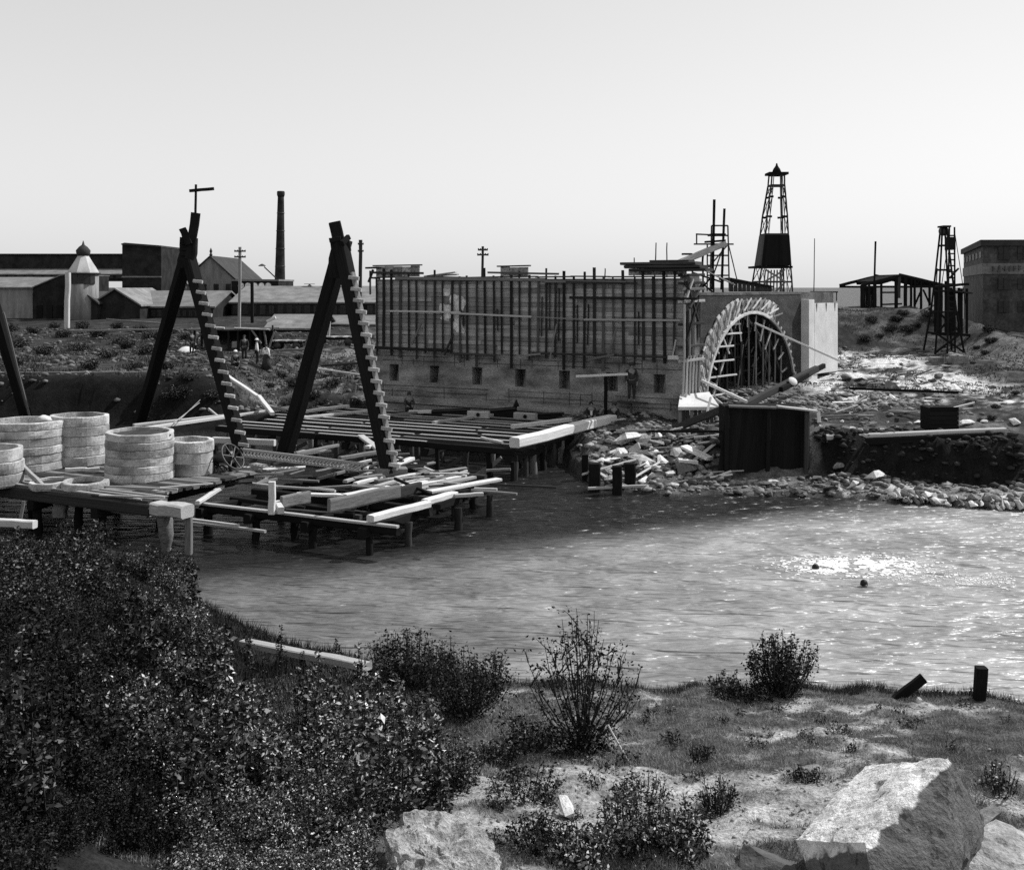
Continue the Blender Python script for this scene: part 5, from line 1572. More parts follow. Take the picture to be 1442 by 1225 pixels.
m_wh = mat('warehouse_brick', .06, scale=1.0, amp=.5, fine=5, fine_amp=.5, bump=.4, rnd=0)
ring(2, zr_ - .3, 0, m_wh, 'wall'); ring(zr_ - .5, zr_, .35, m_roofd, 'cornice'); ring(zat(386, YB), zat(371, YB), .12, mat('painted_band', .16, scale=1, amp=.25, fine=5, fine_amp=.3, rnd=0), 'painted_band')
# side wall windows between pale piers, front windows
for k in range(6):
    t_ = (k + .5) / 6
    p = Vector((poly[0][0], poly[0][1], 0)).lerp(Vector((poly[3][0], poly[3][1], 0)), t_)
    d_ = Vector((poly[3][0] - poly[0][0], poly[3][1] - poly[0][1], 0)).normalized()
    put('window', prism([p - d_ * 1.0 + UP * 10.5, p + d_ * 1.0 + UP * 10.5, p + d_ * 1.0 + UP * (zr_ - .9), p - d_ * 1.0 + UP * (zr_ - .9)], Vector((-d_.y, d_.x, 0)) * .06), m_glass, bw)
for row, (za, zb) in enumerate(((zat(366, YB), zat(348, YB)), (zat(408, YB), zat(392, YB)), (zat(440, YB), zat(424, YB)))):
    for k in range(5):
        x = cx0 + 1.2 + k * 1.6
        f = put('window', boxmesh([(x, YB - .2, za, x + .9, YB - .05, zb)]), m_glass, bw)
        put('glazing_bar', boxmesh([(x + .42, YB - .24, za, x + .48, YB - .21, zb), (x, YB - .24, (za + zb) / 2 - .03, x + .41, YB - .21, (za + zb) / 2 + .03)]), m_dwood, f)
# worn painted lettering, illegible in the photograph: left as strokes too faded to read
me_l = []
for k in range(11):
    x = cx0 + .7 + k * .42
    z_ = zat(382.5, YB)
    for q in range(random.choice((2, 3))):
        xx = x + random.uniform(0, .2); zz = z_ + random.uniform(0, .1)
        if random.random() < .55: me_l.append((xx, YB - .30 - .06 * k * .05, zz, xx + .07, YB - .1, zz + .42))
        else: me_l.append((x, YB - .31 - .06 * k * .05 - q * .004, z_ + q * .2, x + .24, YB - .1, z_ + q * .2 + .06))
put('worn_lettering', boxmesh(me_l), mat('faded_paint', .085, rnd=0), bw)

# ================================================================== stones
def hull_rock(name, pts, m, seed, cuts=4, disp=.04, parent=None):
    bm = bmesh.new()
    for p in pts: bm.verts.new(p)
    r = bmesh.ops.convex_hull(bm, input=bm.verts)
    bmesh.ops.delete(bm, geom=list({g for g in r['geom_interior'] + r['geom_unused'] if isinstance(g, bmesh.types.BMVert)}), context='VERTS')
    bmesh.ops.triangulate(bm, faces=bm.faces)
    for _ in range(cuts):
        bmesh.ops.subdivide_edges(bm, edges=[e for e in bm.edges if e.calc_length() > .07], cuts=1, use_grid_fill=True)
        bmesh.ops.triangulate(bm, faces=bm.faces)
    bm.normal_update()
    off = Vector((seed * 7.3, seed * 3.1, 0))
    for v in bm.verts:
        n = v.normal
        d_ = mnoise.noise(v.co * 2.1 + off) * disp * 1.4 + mnoise.noise(v.co * 7 + off) * disp * .7 + mnoise.noise(v.co * 19 + off) * disp * .3
        c_ = mnoise.noise(v.co * 5 + off * 2)
        if c_ > .42: d_ -= disp * 1.1 * (c_ - .42) / .3      # chips and pits
        v.co += n * d_
    me = bpy.data.meshes.new(name); bm.to_mesh(me); bm.free()
    return me


GPX = lambda px, py, Y: PY(px, py, Y)
m_block = mat('quarried_block', .66, world_co=True, scale=2.5, amp=.3, fine=22, fine_amp=.3, bump=1., bdist=.03, rnd=0)
m_blockd = mat('quarried_block_side', .13, world_co=True, scale=2.5, amp=.4, fine=22, fine_amp=.5, bump=1., bdist=.04, rnd=0)
pts = [PY(1218, 1078, 12.1), PY(1335, 1066, 10.9), PY(1120, 1182, 11.1), PY(1218, 1185, 10.2), PY(1262, 1142, 10.5), PY(1388, 1150, 11.1), PY(1336, 1290, 9.9), PY(1236, 1290, 9.8), PY(1165, 1290, 10.4), PY(1190, 1110, 11.9),
       PY(1380, 1250, 11.2), PY(1360, 1200, 12.6), PY(1240, 1160, 12.6), PY(1150, 1230, 11.6)]
# one rock: sunlit slab top painted white, shaded faces below painted dark
m_split = mat('split_rock', .68, world_co=True, scale=2.5, amp=.25, fine=22, fine_amp=.3, bump=1., bdist=.04, rnd=0)
nt_ = m_split.node_tree; NN = nt_.nodes; LL = nt_.links
gg = NN.new('ShaderNodeNewGeometry'); cut_ = NN.new('ShaderNodeVectorMath'); cut_.operation = 'DOT_PRODUCT'; LL.new(gg.outputs['Position'], cut_.inputs[0])
cut2_ = NN.new('ShaderNodeMath'); cut2_.operation = 'ADD'; LL.new(cut_.outputs['Value'], cut2_.inputs[0])
nn_ = NN.new('ShaderNodeTexNoise'); nn_.inputs['Scale'].default_value = 5; nn_.inputs['Detail'].default_value = 6; LL.new(gg.outputs['Position'], nn_.inputs['Vector'])
ma_ = NN.new('ShaderNodeMath'); ma_.operation = 'MULTIPLY_ADD'; ma_.inputs[1].default_value = .22; LL.new(nn_.outputs[0], ma_.inputs[0]); LL.new(cut2_.outputs[0], ma_.inputs[2])
mr_ = NN.new('ShaderNodeMapRange'); mr_.inputs['From Min'].default_value = .035; mr_.inputs['From Max'].default_value = .06; mr_.inputs['To Min'].default_value = .17; LL.new(ma_.outputs[0], mr_.inputs['Value'])
pt_ = NN.new('ShaderNodeTexNoise'); pt_.inputs['Scale'].default_value = 7; pt_.inputs['Detail'].default_value = 5; pt_.inputs['Roughness'].default_value = .65; LL.new(gg.outputs['Position'], pt_.inputs['Vector'])
pr_ = NN.new('ShaderNodeMapRange'); pr_.inputs['From Min'].default_value = .34; pr_.inputs['From Max'].default_value = .42; pr_.inputs['To Min'].default_value = .3; LL.new(pt_.outputs[0], pr_.inputs['Value'])
b_ = NN['Principled BSDF'].inputs['Base Color']; src_ = b_.links[0].from_socket
mu_ = NN.new('ShaderNodeMath'); mu_.operation = 'MULTIPLY'; LL.new(src_, mu_.inputs[0]); LL.new(mr_.outputs[0], mu_.inputs[1])
mv_ = NN.new('ShaderNodeMath'); mv_.operation = 'MULTIPLY'; LL.new(mu_.outputs[0], mv_.inputs[0]); LL.new(pr_.outputs[0], mv_.inputs[1]); LL.new(mv_.outputs[0], b_)
me = hull_rock('boulder', pts, m_block, 1, 5, .03)
ob = put('split_boulder', me, m_split)
sn_ = (pts[1] - pts[0]).cross(pts[3] - pts[0]).normalized()
if sn_.z < 0: sn_ = -sn_
cut_.inputs[1].default_value = sn_; cut2_.inputs[1].default_value = -sn_.dot(pts[0])
tag(ob, 'big split boulder with a white sloping top, largest stone on the near bank', 'boulder')
me = hull_rock('boulder', [PY(1402, 1152, 11.6), PY(1345, 1190, 11.0), PY(1442, 1205, 10.8), PY(1470, 1180, 11.6), PY(1335, 1250, 10.6), PY(1470, 1260, 10.4), PY(1400, 1250, 12), PY(1372, 1170, 11.9)], m_block, 2, 4, .04)
tag(put('boulder', me, mat('pitted_stone', .33, world_co=True, scale=3, amp=.4, fine=22, fine_amp=.4, bump=1, bdist=.03, rnd=0)), 'grey pitted boulder cut by the lower right corner, beside the split one', 'boulder')
me = hull_rock('boulder', [PY(1047, 1190, 11.6), PY(1060, 1193, 12.2), PY(1122, 1226, 11.0), PY(1040, 1240, 11.2), PY(1110, 1250, 10.9), PY(1150, 1250, 11.6), PY(1090, 1200, 12.4), PY(1118, 1205, 12.2)], m_block, 3, 3, .03)
tag(put('boulder', me, mat('dark_wedge', .07, world_co=True, scale=3, amp=.4, fine=22, bump=1, rnd=0)), 'dark wedge shaped stone left of the split boulder', 'boulder')
me = hull_rock('boulder', [PY(1380, 1140, 12.2), PY(1400, 1128, 12.4), PY(1412, 1142, 12.0), PY(1382, 1165, 11.8), PY(1400, 1165, 12.6)], m_block, 4, 2, .02)
tag(put('boulder', me, m_dstone), 'small dark stone wedged between the two right hand boulders', 'boulder')
# pitted pale rock at the bottom middle
pts = [PY(552, 1180, 10.6), PY(580, 1150, 11.3), PY(625, 1148, 11.4), PY(672, 1160, 11.2), PY(700, 1200, 10.7), PY(690, 1262, 10.0), PY(560, 1262, 9.9), PY(540, 1262, 10.4), PY(600, 1160, 11.9), PY(680, 1180, 11.8), PY(620, 1190, 10.3)]
me = hull_rock('rock', pts, m_block, 6, 4, .11)
tag(put('pitted_rock', me, mat('pitted_lime', .36, world_co=True, scale=5, amp=.5, fine=28, fine_amp=.6, bump=1.3, bdist=.05, rnd=0)), 'rounded pitted pale rock among weeds at the bottom middle', 'rock')
for k, (px, py, s_, lb) in enumerate(((796, 1152, .16, 'small white stone standing in the weeds right of the pitted rock'), (606, 1030, .13, 'small white stone on the weedy slope above the pitted rock'), (180, 940, .1, 'white stone glimpsed in the left thicket'),
                                     (212, 940, .1, 'second white stone glimpsed in the left thicket, right of the first'), (968, 1165, .12, 'pale stone in the bush left of the dark wedge'), (575, 925, .13, 'pale stone at the rim of the leafy bush by the water'),
                                     (1000, 1200, .11, 'pale stone in grass near the dark wedge'), (1295, 988, .06, 'tiny white stone at the foot of the upright stake'))):
    g_ = ground_at(px, py)
    r_ = random.Random(k)
    pts = [g_ + Vector((r_.uniform(-1, 1), r_.uniform(-1, 1), r_.uniform(-.3, 1.3))) * s_ for _ in range(12)]
    tag(put('white_stone', hull_rock('stone', pts, m_stone, k + 10, 2, .015), m_block), lb, 'stone', 'white stones on the near bank')

# stone meshes for the rubble
STN = []
for k in range(8):
    r_ = random.Random(100 + k)
    pts = []
    for _ in range(11):
        v = Vector((r_.gauss(0, 1), r_.gauss(0, 1), r_.gauss(0, 1))).normalized()
        pts.append(Vector((v.x * .5, v.y * .5, v.z * (.33 if k % 3 else .2))))
    STN.append(hull_rock('rubble_stone', pts, m_stone, k + 30, 0, 0))
for m_ in STN: m_.materials.append(m_stone)


def stone(p, s_, m_, label, group, name='rubble_stone', rz=None, tilt=.5):
    o = put(name, random.choice(STN), m_, None, Matrix.Translation(p) @ Matrix.Rotation(random.uniform(0, 6.3) if rz is None else rz, 4, 'Z') @ Matrix.Rotation(random.uniform(-tilt, tilt), 4, 'X') @ Matrix.Diagonal((s_, s_ * random.uniform(.6, 1), s_ * random.uniform(.6, 1.1), 1)))
    return tag(o, label, 'stone', group)


ZONES = (((845, 640, 1005, 690), 60, (.25, .9), 'loose broken stone in the rubble between pile stumps and caisson', 'rubble stones left of the caisson'),
         ((870, 608, 1010, 640), 34, (.3, 1.0), 'loose broken stone high on the rubble under the wing wall corner', 'rubble stones under the wall corner'),
         ((1150, 560, 1250, 610), 34, (.2, .6), 'small broken stone in the heap right of the caisson', 'rubble stones right of the caisson'),
         ((1000, 668, 1290, 700), 56, (.2, .7), 'wet stone on the narrow shore below the dark bank', 'shore stones below the dark bank'),
         ((1170, 520, 1350, 560), 30, (.3, .8), 'pale stone strewn over the flat ground behind the caisson', 'stones on the pale flat ground'))
for (x0, y0, x1, y1), n, (s0, s1), lb, gp in ZONES:
    for k in range(n):
        p = ground_at(random.uniform(x0, x1), random.uniform(y0, y1))
        if p.z < -.1 or (1015 < (p.x / p.y * FPX + 721) < 1150 and p.y < 47 and p.y > 42.5): continue
        s_ = s0 + (s1 - s0) * random.random() ** 2
        stone(p + UP * s_ * .12, s_, random.choice((m_stone, m_stone, m_dstone, m_dstone, m_conc)), lb, gp)
for (px, py, s_, rz, m_, lb) in ((1232, 676, 1.0, .3, m_block, 'white squared block lying on the shore below the dark bank'), (901, 655, 1.3, .8, m_stone, 'large pale diamond shaped stone behind the pile stumps'),
                                 (918, 662, .8, .1, m_stone, 'pale flat stone touching the diamond shaped one'), (886, 626, 1.6, .2, m_block, 'largest pale slab high in the rubble under the wall'),
                                 (930, 652, .8, .5, m_stone, 'pale round stone right of the diamond shaped one'), (868, 650, .7, .5, m_stone, 'pale knobbly stone left of the diamond shaped one'),
                                 (1180, 662, .7, .5, m_dstone, 'dark lump on the shore right of the caisson'), (1150, 676, .6, .5, m_dstone, 'dark round stone beside the caisson foot'), (1080, 684, .6, .5, m_dstone, 'dark stone in the wet margin before the caisson'),
                                 (963, 664, 1.2, .2, m_dstone, 'big dark stone under the pale slabs left of the caisson'), (1237, 556, .7, .3, m_dstone, 'dark rounded lump on the pale flat ground'), (1255, 561, .5, .3, m_block, 'white stone beside the dark rounded lump'),
                                 (1297, 598, .7, .3, m_block, 'white stone left of the black cabin'), (1362, 598, .8, .2, m_block, 'long white stone right of the black cabin'), (1385, 596, .5, .3, m_block, 'white stone farther right of the black cabin'), (1428, 598, .6, .3, m_block, 'white stone at the right edge on the brink'),
                                 (1344, 550, .9, .1, m_block, 'squared white stone at the end of the thin rail'), (1332, 518, .8, .1, m_dstone, 'dark lump on the white ground under the small derrick'), (1190, 535, .9, .1, m_dstone, 'dark heap left of the white ground')):
    p = ground_at(px, py)
    stone(p + UP * s_ * .15, s_, m_, lb, None, 'stone_block', rz, .15)
for (pa, ya, pb, yb, w_, h_, m_, lb) in (((963, 629), 45, (1000, 646), 44, .5, .12, m_block, 'long pale slab sloping down right left of the caisson'), ((955, 648), 44, (982, 651), 44, .4, .14, m_block, 'small pale slab below the long one left of the caisson'),
                                        ((820, 668), 41.5, (895, 647), 44, .07, .07, m_pale, 'thin pale branch over the stones by the stumps'), ((828, 688), 41, (910, 684), 41.5, .1, .1, m_pale, 'pale drift board at the waterline by the stumps'),
                                        ((1290, 692), 41, (1330, 694), 41, .1, .06, m_wood, 'grey drift stick at the foot of the dark bank'), ((872, 622), 47, (962, 607), 48.5, .2, .12, m_pale, 'pale board lying on the rubble under the wall')):
    tag(beam('slab', PY(*pa, ya), PY(*pb, yb), w_, h_, m_), lb, 'slab')
for k in range(60):
    if k < 38: g_ = ground_at(random.uniform(845, 1010), random.uniform(606, 685))
    else: g_ = ground_at(random.uniform(1150, 1330), random.uniform(520, 600))
    an = random.gauss(.2, .7); ln = random.uniform(.5, 2.2)
    q = g_ + Vector((math.cos(an), math.sin(an), random.uniform(-.1, .25))) * ln
    tag(beam('debris_stick', g_ + UP * .12, q + UP * .15, random.uniform(.06, .2), random.uniform(.04, .1), random.choice((m_pale, m_wood, m_dwood, m_white, m_dark)), None, random.uniform(-.4, .4)),
        'splintered board end lying in the rubble left of the caisson' if k < 38 else 'splintered board end lying on the pale ground right of the caisson', 'board', 'board ends in the left rubble' if k < 38 else 'board ends on the pale ground')
# small fill of the rubble
ico = bmesh.new(); bmesh.ops.create_icosphere(ico, subdivisions=1, radius=.5)
iv = np.array([v.co[:] for v in ico.verts]); if_ = np.array([[v.index for v in f.verts] for f in ico.faces]); ico.free()


def scatter_stones(n, xr, yr, s0, s1, keep, sub_z=.6):
    X = rng.uniform(xr[0], xr[1], n * 3); Y = rng.uniform(yr[0], yr[1], n * 3)
    Z, sn, sf = terrain(X, Y)
    k = keep(X, Y, Z, sn, sf)
    X, Y, Z = X[k][:n], Y[k][:n], Z[k][:n]
    n = len(X)
    s = s0 + (s1 - s0) * rng.random(n) ** 3
    a_ = rng.uniform(0, 6.3, n)
    V = iv[None] * (1 + rng.uniform(-.3, .3, (n, len(iv), 1)))
    V = V * np.stack([s, s * rng.uniform(.6, 1, n), s * sub_z * rng.uniform(.5, 1, n)], 1)[:, None, :]
    c, s_ = np.cos(a_)[:, None], np.sin(a_)[:, None]
    x = V[..., 0] * c - V[..., 1] * s_; y = V[..., 0] * s_ + V[..., 1] * c
    P = np.stack([x + X[:, None], y + Y[:, None], V[..., 2] + Z[:, None] + .1 * s[:, None]], -1).reshape(-1, 3)
    F = (if_[None] + (np.arange(n) * len(iv))[:, None, None]).reshape(-1, 3)
    return mesh_np('rubble', P, F)


m_rub = mat('rubble_fill', .19, world_co=True, scale=2.2, amp=.75, fine=9, fine_amp=.6, bump=.4, rnd=0)
tag(put('rubble', scatter_stones(3800, (3, 21), (39, 57), .08, .5, lambda X, Y, Z, sn, sf: (Z > .02) & ((X < 12.6) | (sf < 2.6) | (Y > 50)) & ~((X > 8.2) & (X < 12.6) & (Y > 43) & (Y < 47))), m_rub), 'small broken stones filling the far shore', 'rubble', None, 'stuff')
tag(put('rubble', scatter_stones(5000, (-48, -5), (58, 108), .08, .6, lambda X, Y, Z, sn, sf: (Z > .4) & (fbm(X * .6, Y * .4) > .47)), mat('clods', .12, world_co=True, scale=1, amp=.7, rnd=0)), 'clods and stones on the churned left bank', 'rubble', None, 'stuff')
tag(put('rubble', scatter_stones(1200, (12, 34), (44, 80), .06, .4, lambda X, Y, Z, sn, sf: (sf > 5) & (fbm(X * .5, Y * .7) > .45)), m_rub), 'stones and spoil strewn over the pale flat ground', 'rubble', None, 'stuff')
tag(put('rubble', scatter_stones(900, (12.8, 20), (40, 46), .08, .5, lambda X, Y, Z, sn, sf: (sf > 1.8) & (sf < 5.5)), mat('dark_clods', .03, world_co=True, scale=1, amp=.7, rnd=0)), 'dark clods and stones stuck in the earth face', 'rubble', None, 'stuff')  # dark tone matches the blackened earth face
tag(put('gravel', scatter_stones(5000, (-3, 9.5), (9.5, 20.8), .012, .07, lambda X, Y, Z, sn, sf: (Z > .2) & (near_sand(X, Y) > .3)), mat('pebble', .22, world_co=True, scale=8, amp=.6, rnd=0)), 'pebbles on the sandy near bank', 'gravel', None, 'stuff')
# facing stones along the right hand waterline
rv = thing('stone_facing', 'row of pale facing stones along the waterline at the right', 'stone facing', PZ(1360, 712, 0))
for k in range(58):
    px = 1255 + k * 3.6 + random.uniform(-1, 1)
    Yq = np.interp((px - 721) * 40 / FPX, FAR[:, 0], FAR[:, 1])
    p = Vector(((px - 721) * Yq / FPX, Yq - .25 + random.uniform(-.1, .1) + .25 * (k % 2), .12 + random.uniform(-.05, .08) + .12 * (k % 2)))
    put('stone', random.choice(STN), m_stone if random.random() < .45 else (m_dstone if random.random() < .5 else m_conc), rv, Matrix.Translation(p) @ Matrix.Rotation(random.uniform(-.4, .4), 4, 'Z') @ Matrix.Diagonal((random.uniform(.2, .4), .8, random.uniform(.4, .75), 1)))

# ================================================================== stakes, plank, stick on the near bank
for (pt, pb, w_, lb, back) in (((1301, 954), (1264, 984), .13, 'dark stake leaning to the right at the water edge', 0), ((1382, 939), (1379, 986), .2, 'upright dark stake at the water edge', 0)):
    g_ = ground_at(*pb)
    top_ = PY(*pt, g_.y - .05)
    tag(beam('stake', g_ - (top_ - g_) * .25, top_, w_, .16, m_dark), lb, 'stake')
a_ = ground_at(344, 903 + 14); b_ = ground_at(517, 940)
tag(beam('driftwood_plank', PY(343, 905, 20.6), PY(518, 938, 18.3), .22, .13, m_pale), 'long grey plank lying in the weeds above the water', 'plank')
g_ = ground_at(884, 1072)
tag(pole('bare_stick', g_, PY(856, 1020, g_.y + .1), .018, m_white), 'bare white stick stuck beside the many-stemmed shrub', 'stick')

# ================================================================== plants


def leaves_np(C, size, up=.3, ratio=.5, jitter=.5):
    """C (n,3) centres -> folded rhombus leaves"""
    n = len(C)
    s = size * (1 + rng.uniform(-jitter, jitter, n))
    d = rng.normal(size=(n, 3)); d[:, 2] = d[:, 2] * .5 + up; d /= np.linalg.norm(d, axis=1)[:, None]
    e = rng.normal(size=(n, 3)); e -= (e * d).sum(1)[:, None] * d; e /= np.linalg.norm(e, axis=1)[:, None]
    a = d * (s / 2)[:, None]; b = e * (s * ratio / 2)[:, None]
    nrm = np.cross(d, e) * (s * .12)[:, None]
    V = np.stack([C - a, C + b + nrm, C + a, C - b + nrm], 1).reshape(-1, 3)
    F = np.arange(4 * n).reshape(n, 4)
    return V, F


def stems_np(paths, r0, r1, k=4):
    V, F = [], []
    for P in paths:
        m = len(P); base = sum(len(v) for v in V)
        ring = []
        for i, p in enumerate(P):
            r = r0 + (r1 - r0) * i / (m - 1)
            for j in range(k):
                a = 2 * math.pi * j / k
                ring.append((p[0] + r * math.cos(a), p[1] + r * math.sin(a), p[2]))
        V.append(np.array(ring))
        for i in range(m - 1):
            for j in range(k):
                F.append((base + i * k + j, base + i * k + (j + 1) % k, base + (i + 1) * k + (j + 1) % k, base + (i + 1) * k + j))
    return np.concatenate(V), np.array(F)


def leafmesh(C, size):
    me = mesh_np('leaves', *leaves_np(C, size))
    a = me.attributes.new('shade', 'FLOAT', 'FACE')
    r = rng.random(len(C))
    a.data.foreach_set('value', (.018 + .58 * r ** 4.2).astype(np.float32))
    return me


def curved(p0, p1, bend, m=7):
    p0, p1 = np.array(p0, float), np.array(p1, float)
    t = np.linspace(0, 1, m)[:, None]
    return p0 + (p1 - p0) * t + np.array(bend)[None] * np.sin(t * math.pi) + rng.normal(0, .01, (m, 3)) * t


def bush_meshes(rad, h, nst, nleaf, lsize, spread=.8, low=.1, r0=.012, clump=.06, lean=0.):
    """many stems from one root, leaves in clumps along them"""
    paths, C = [], []
    for i in range(nst):
        a = rng.uniform(0, 2 * math.pi); q = rad * spread * math.sqrt(rng.random()); hh = h * rng.uniform(.55, 1.) * (1 - .35 * (q / rad) ** 2)
        p1 = (q * math.cos(a) + lean * hh, q * math.sin(a), hh)
        P = curved((q * .15 * math.cos(a), q * .15 * math.sin(a), -.15), p1, (math.cos(a) * q * .2, math.sin(a) * q * .2, 0))
        paths.append(P)
        nl = nleaf // nst
        t = low + (1 - low) * rng.random(nl) ** .8
        idx = t * (len(P) - 1); i0 = np.minimum(idx.astype(int), len(P) - 2); f = (idx - i0)[:, None]
        c = P[i0] * (1 - f) + P[i0 + 1] * f
        c += rng.normal(0, 1, (nl, 3)) * (clump * (1.3 - t))[:, None] * np.array([1, 1, .7])
        C.append(c)
    C = np.concatenate(C); C = C[C[:, 2] > .0]
    return leafmesh(C, lsize), mesh_np('stems', *stems_np(paths, r0, r0 * .35))


def plant(name, label, cat, loc, meshes, ml, group=None, sc_=1., rz=0.):
    t = thing(name, label, cat, loc, group, rz)
    M_ = Matrix.Translation(Vector(loc)) @ Matrix.Rotation(rz, 4, 'Z') @ Matrix.Diagonal((sc_, sc_, sc_, 1))
    put('foliage', meshes[0], ml, t, M_); put('stems', meshes[1], m_stem, t, M_)
    return t


# thicket on the left
V = [bush_meshes(.75, 1.0, 34, 3600, .056, low=.05, clump=.12) for _ in range(3)] + [bush_meshes(.6, .75, 26, 2800, .05, low=.0, clump=.12) for _ in range(2)]
EDGE = [(-40, 770), (60, 775), (150, 785), (240, 805), (290, 905), (330, 975), (420, 1000), (500, 1015), (560, 1030), (640, 1090), (700, 1230)]
ex, ey = zip(*EDGE)
cnt = 0
cand = []
for row in range(28):
    for col in range(17):
        px = -60 + col * 47 + rng.uniform(-20, 20); py = 770 + row * 22 + rng.uniform(-10, 10)
        if px > 690 or py < np.interp(px, ex, ey) + 8: continue
        if py > 1195 and 40 < px < 250: continue
        if 535 < px < 700 and py > 1120: continue
        cand.append((px, py))
for px, py in cand:
    g_ = ground_at(px, py)
    if g_.y < 7 or g_.z < .1: continue
    kk = rng.integers(0, 5)
    zone = ('right below the tub dock' if py < 860 and px < 270 else 'along the upper rim facing the water' if py < np.interp(px, ex, ey) + 60 else 'down in the lower left corner' if px < 300 and py > 1060 else 'beside the pitted rock' if px > 430 and py > 1080 else 'around the two white stones' if px < 300 and py < 960 else 'in the middle of the thicket')
    dark = px < 230 + rng.normal(0, 60)  # lit and shaded shrubs painted by separate leaf tones
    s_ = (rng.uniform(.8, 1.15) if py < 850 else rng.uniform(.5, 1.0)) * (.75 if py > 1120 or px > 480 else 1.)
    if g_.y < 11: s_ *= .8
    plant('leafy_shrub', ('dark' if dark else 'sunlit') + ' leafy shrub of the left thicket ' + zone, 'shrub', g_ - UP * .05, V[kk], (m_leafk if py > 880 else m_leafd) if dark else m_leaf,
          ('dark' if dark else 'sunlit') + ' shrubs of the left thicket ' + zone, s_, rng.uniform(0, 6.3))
    cnt += 1
# tall shoots standing against the water
SH = [bush_meshes(.14, 1.0, 3, 320, .05, low=.1, clump=.05, r0=.008) for _ in range(3)]
for k, (px, pyt, pyb) in enumerate(((316, 832, 940), (352, 862, 950), (400, 868, 950), (424, 890, 955), (285, 850, 930), (470, 885, 960), (700, 900, 985), (262, 850, 900), (500, 905, 965), (370, 905, 955))):
    g_ = ground_at(px, pyb)
    hh = (pyb - pyt) * g_.y / FPX
    plant('tall_weed', 'slim weed shoot standing against the water at the thicket rim', 'weed', g_, SH[k % 3], m_leafd, 'weed shoots along the thicket rim', hh, rng.uniform(0, 6))
for k, (px, pyt, pyb) in enumerate(((640, 893, 975), (612, 905, 975), (668, 905, 980), (560, 895, 960), (588, 900, 965))):
    g_ = ground_at(px, pyb + 8)
    plant('tall_weed', 'shoot rising out of the leafy bush by the water', 'weed', g_, SH[k % 3], m_leafd, 'shoots of the bush by the water', (pyb - pyt) * g_.y / FPX, rng.uniform(0, 6))

for k in range(70):
    px = rng.uniform(-10, 620); py = rng.uniform(np.interp(px, ex, ey) - 5, 1180)
    if 320 < px < 540 and py < 1010: continue
    g_ = ground_at(px, py)
    plant('tall_weed', 'weed shoot standing above the shrubs of the left thicket', 'weed', g_, SH[k % 3], m_leafd if px < 300 else m_leaf, 'weed shoots in the left thicket', rng.uniform(1.1, 1.8), rng.uniform(0, 6))
g_ = ground_at(575, 975)
plant('leafy_bush', 'dense dark leafy bush at the water edge in the middle, left half', 'bush', g_, bush_meshes(1.15, 1.1, 60, 6500, .055, low=.0, clump=.16), m_leafm)
g_ = ground_at(655, 1000)
plant('leafy_bush', 'dense dark leafy bush at the water edge in the middle, right half', 'bush', g_, bush_meshes(1.0, 1.15, 60, 6500, .05, low=.0, clump=.16), m_leafm)
# round bush on the right
g_ = ground_at(1100, 976)
plant('round_bush', 'round feathery bush on the water edge right of the middle', 'bush', g_, bush_meshes(.78, 1.15, 60, 5600, .055, low=.08, clump=.1, lean=.03), m_leafm)
g_ = ground_at(1018, 980)
plant('small_bush', 'small ragged bush left of the round feathery one', 'bush', g_, bush_meshes(.42, .5, 30, 1300, .05, low=.0, clump=.07), m_leafd)
g_ = ground_at(1060, 984)
plant('small_bush', 'low tuft between the small ragged and the round bush', 'bush', g_, bush_meshes(.5, .3, 26, 1200, .045, low=.0, clump=.07), m_leafd)
# the many-stemmed shrub
g_ = ground_at(822, 1055)
paths, C = [], []
k_ = g_.y / FPX
for (px, py) in ((766, 905), (742, 950), (790, 868), (806, 872), (812, 858), (826, 862), (840, 870), (850, 900), (866, 915), (884, 925), (900, 955), (780, 920), (836, 930), (800, 905), (872, 980), (758, 985), (820, 900), (858, 948), (905, 1000), (736, 905), (798, 890), (815, 880), (832, 890), (846, 885), (860, 900), (775, 935), (790, 915), (875, 940), (888, 960), (830, 868), (808, 930), (770, 895)):
    x1 = (px - 822) * k_; z1_ = (1055 - py) * k_
    x0 = rng.uniform(-.12, .12); y0 = rng.uniform(-.1, .1)
    P = curved((x0, y0, -.05), (x1, rng.uniform(-.4, .4), z1_), (x1 * .12, 0, .0), 9)
    paths.append(P)
    for q in range(2):     # side twigs
        i = rng.integers(4, 8); e_ = P[i] + np.array([rng.uniform(-.22, .22), rng.uniform(-.15, .15), rng.uniform(.1, .28)])
        T_ = curved(P[i], e_, (0, 0, 0), 4); paths.append(T_)
        C.append(T_[-1] + rng.normal(0, .06, (12, 3)) * [1.4, 1, .5])
    n_ = 34
    t = .4 + .55 * rng.random(n_); ii = t * 8; i0 = np.minimum(ii.astype(int), 7); f = (ii - i0)[:, None]
    C.append(P[i0] * (1 - f) + P[i0 + 1] * f + rng.normal(0, .05, (n_, 3)))
C.append(np.stack([rng.normal(.05, .2, 1200), rng.normal(0, .2, 1200), np.abs(rng.normal(.1, .25, 1200))], 1))
C.append(np.stack([rng.normal(-.45, .3, 900), rng.normal(0, .25, 900), np.abs(rng.normal(.05, .2, 900))], 1))
C.append(np.stack([rng.normal(.0, .3, 700), rng.normal(0, .25, 700), np.abs(rng.normal(.0, .12, 700))], 1))
plant('many_stemmed_shrub', 'tall shrub with many bare upright stems and sparse leaves in the middle', 'shrub', g_, (leafmesh(np.concatenate(C), .05), mesh_np('stems', *stems_np(paths, .016, .004, 5))), m_leafm)
g_ = ground_at(742, 1052)
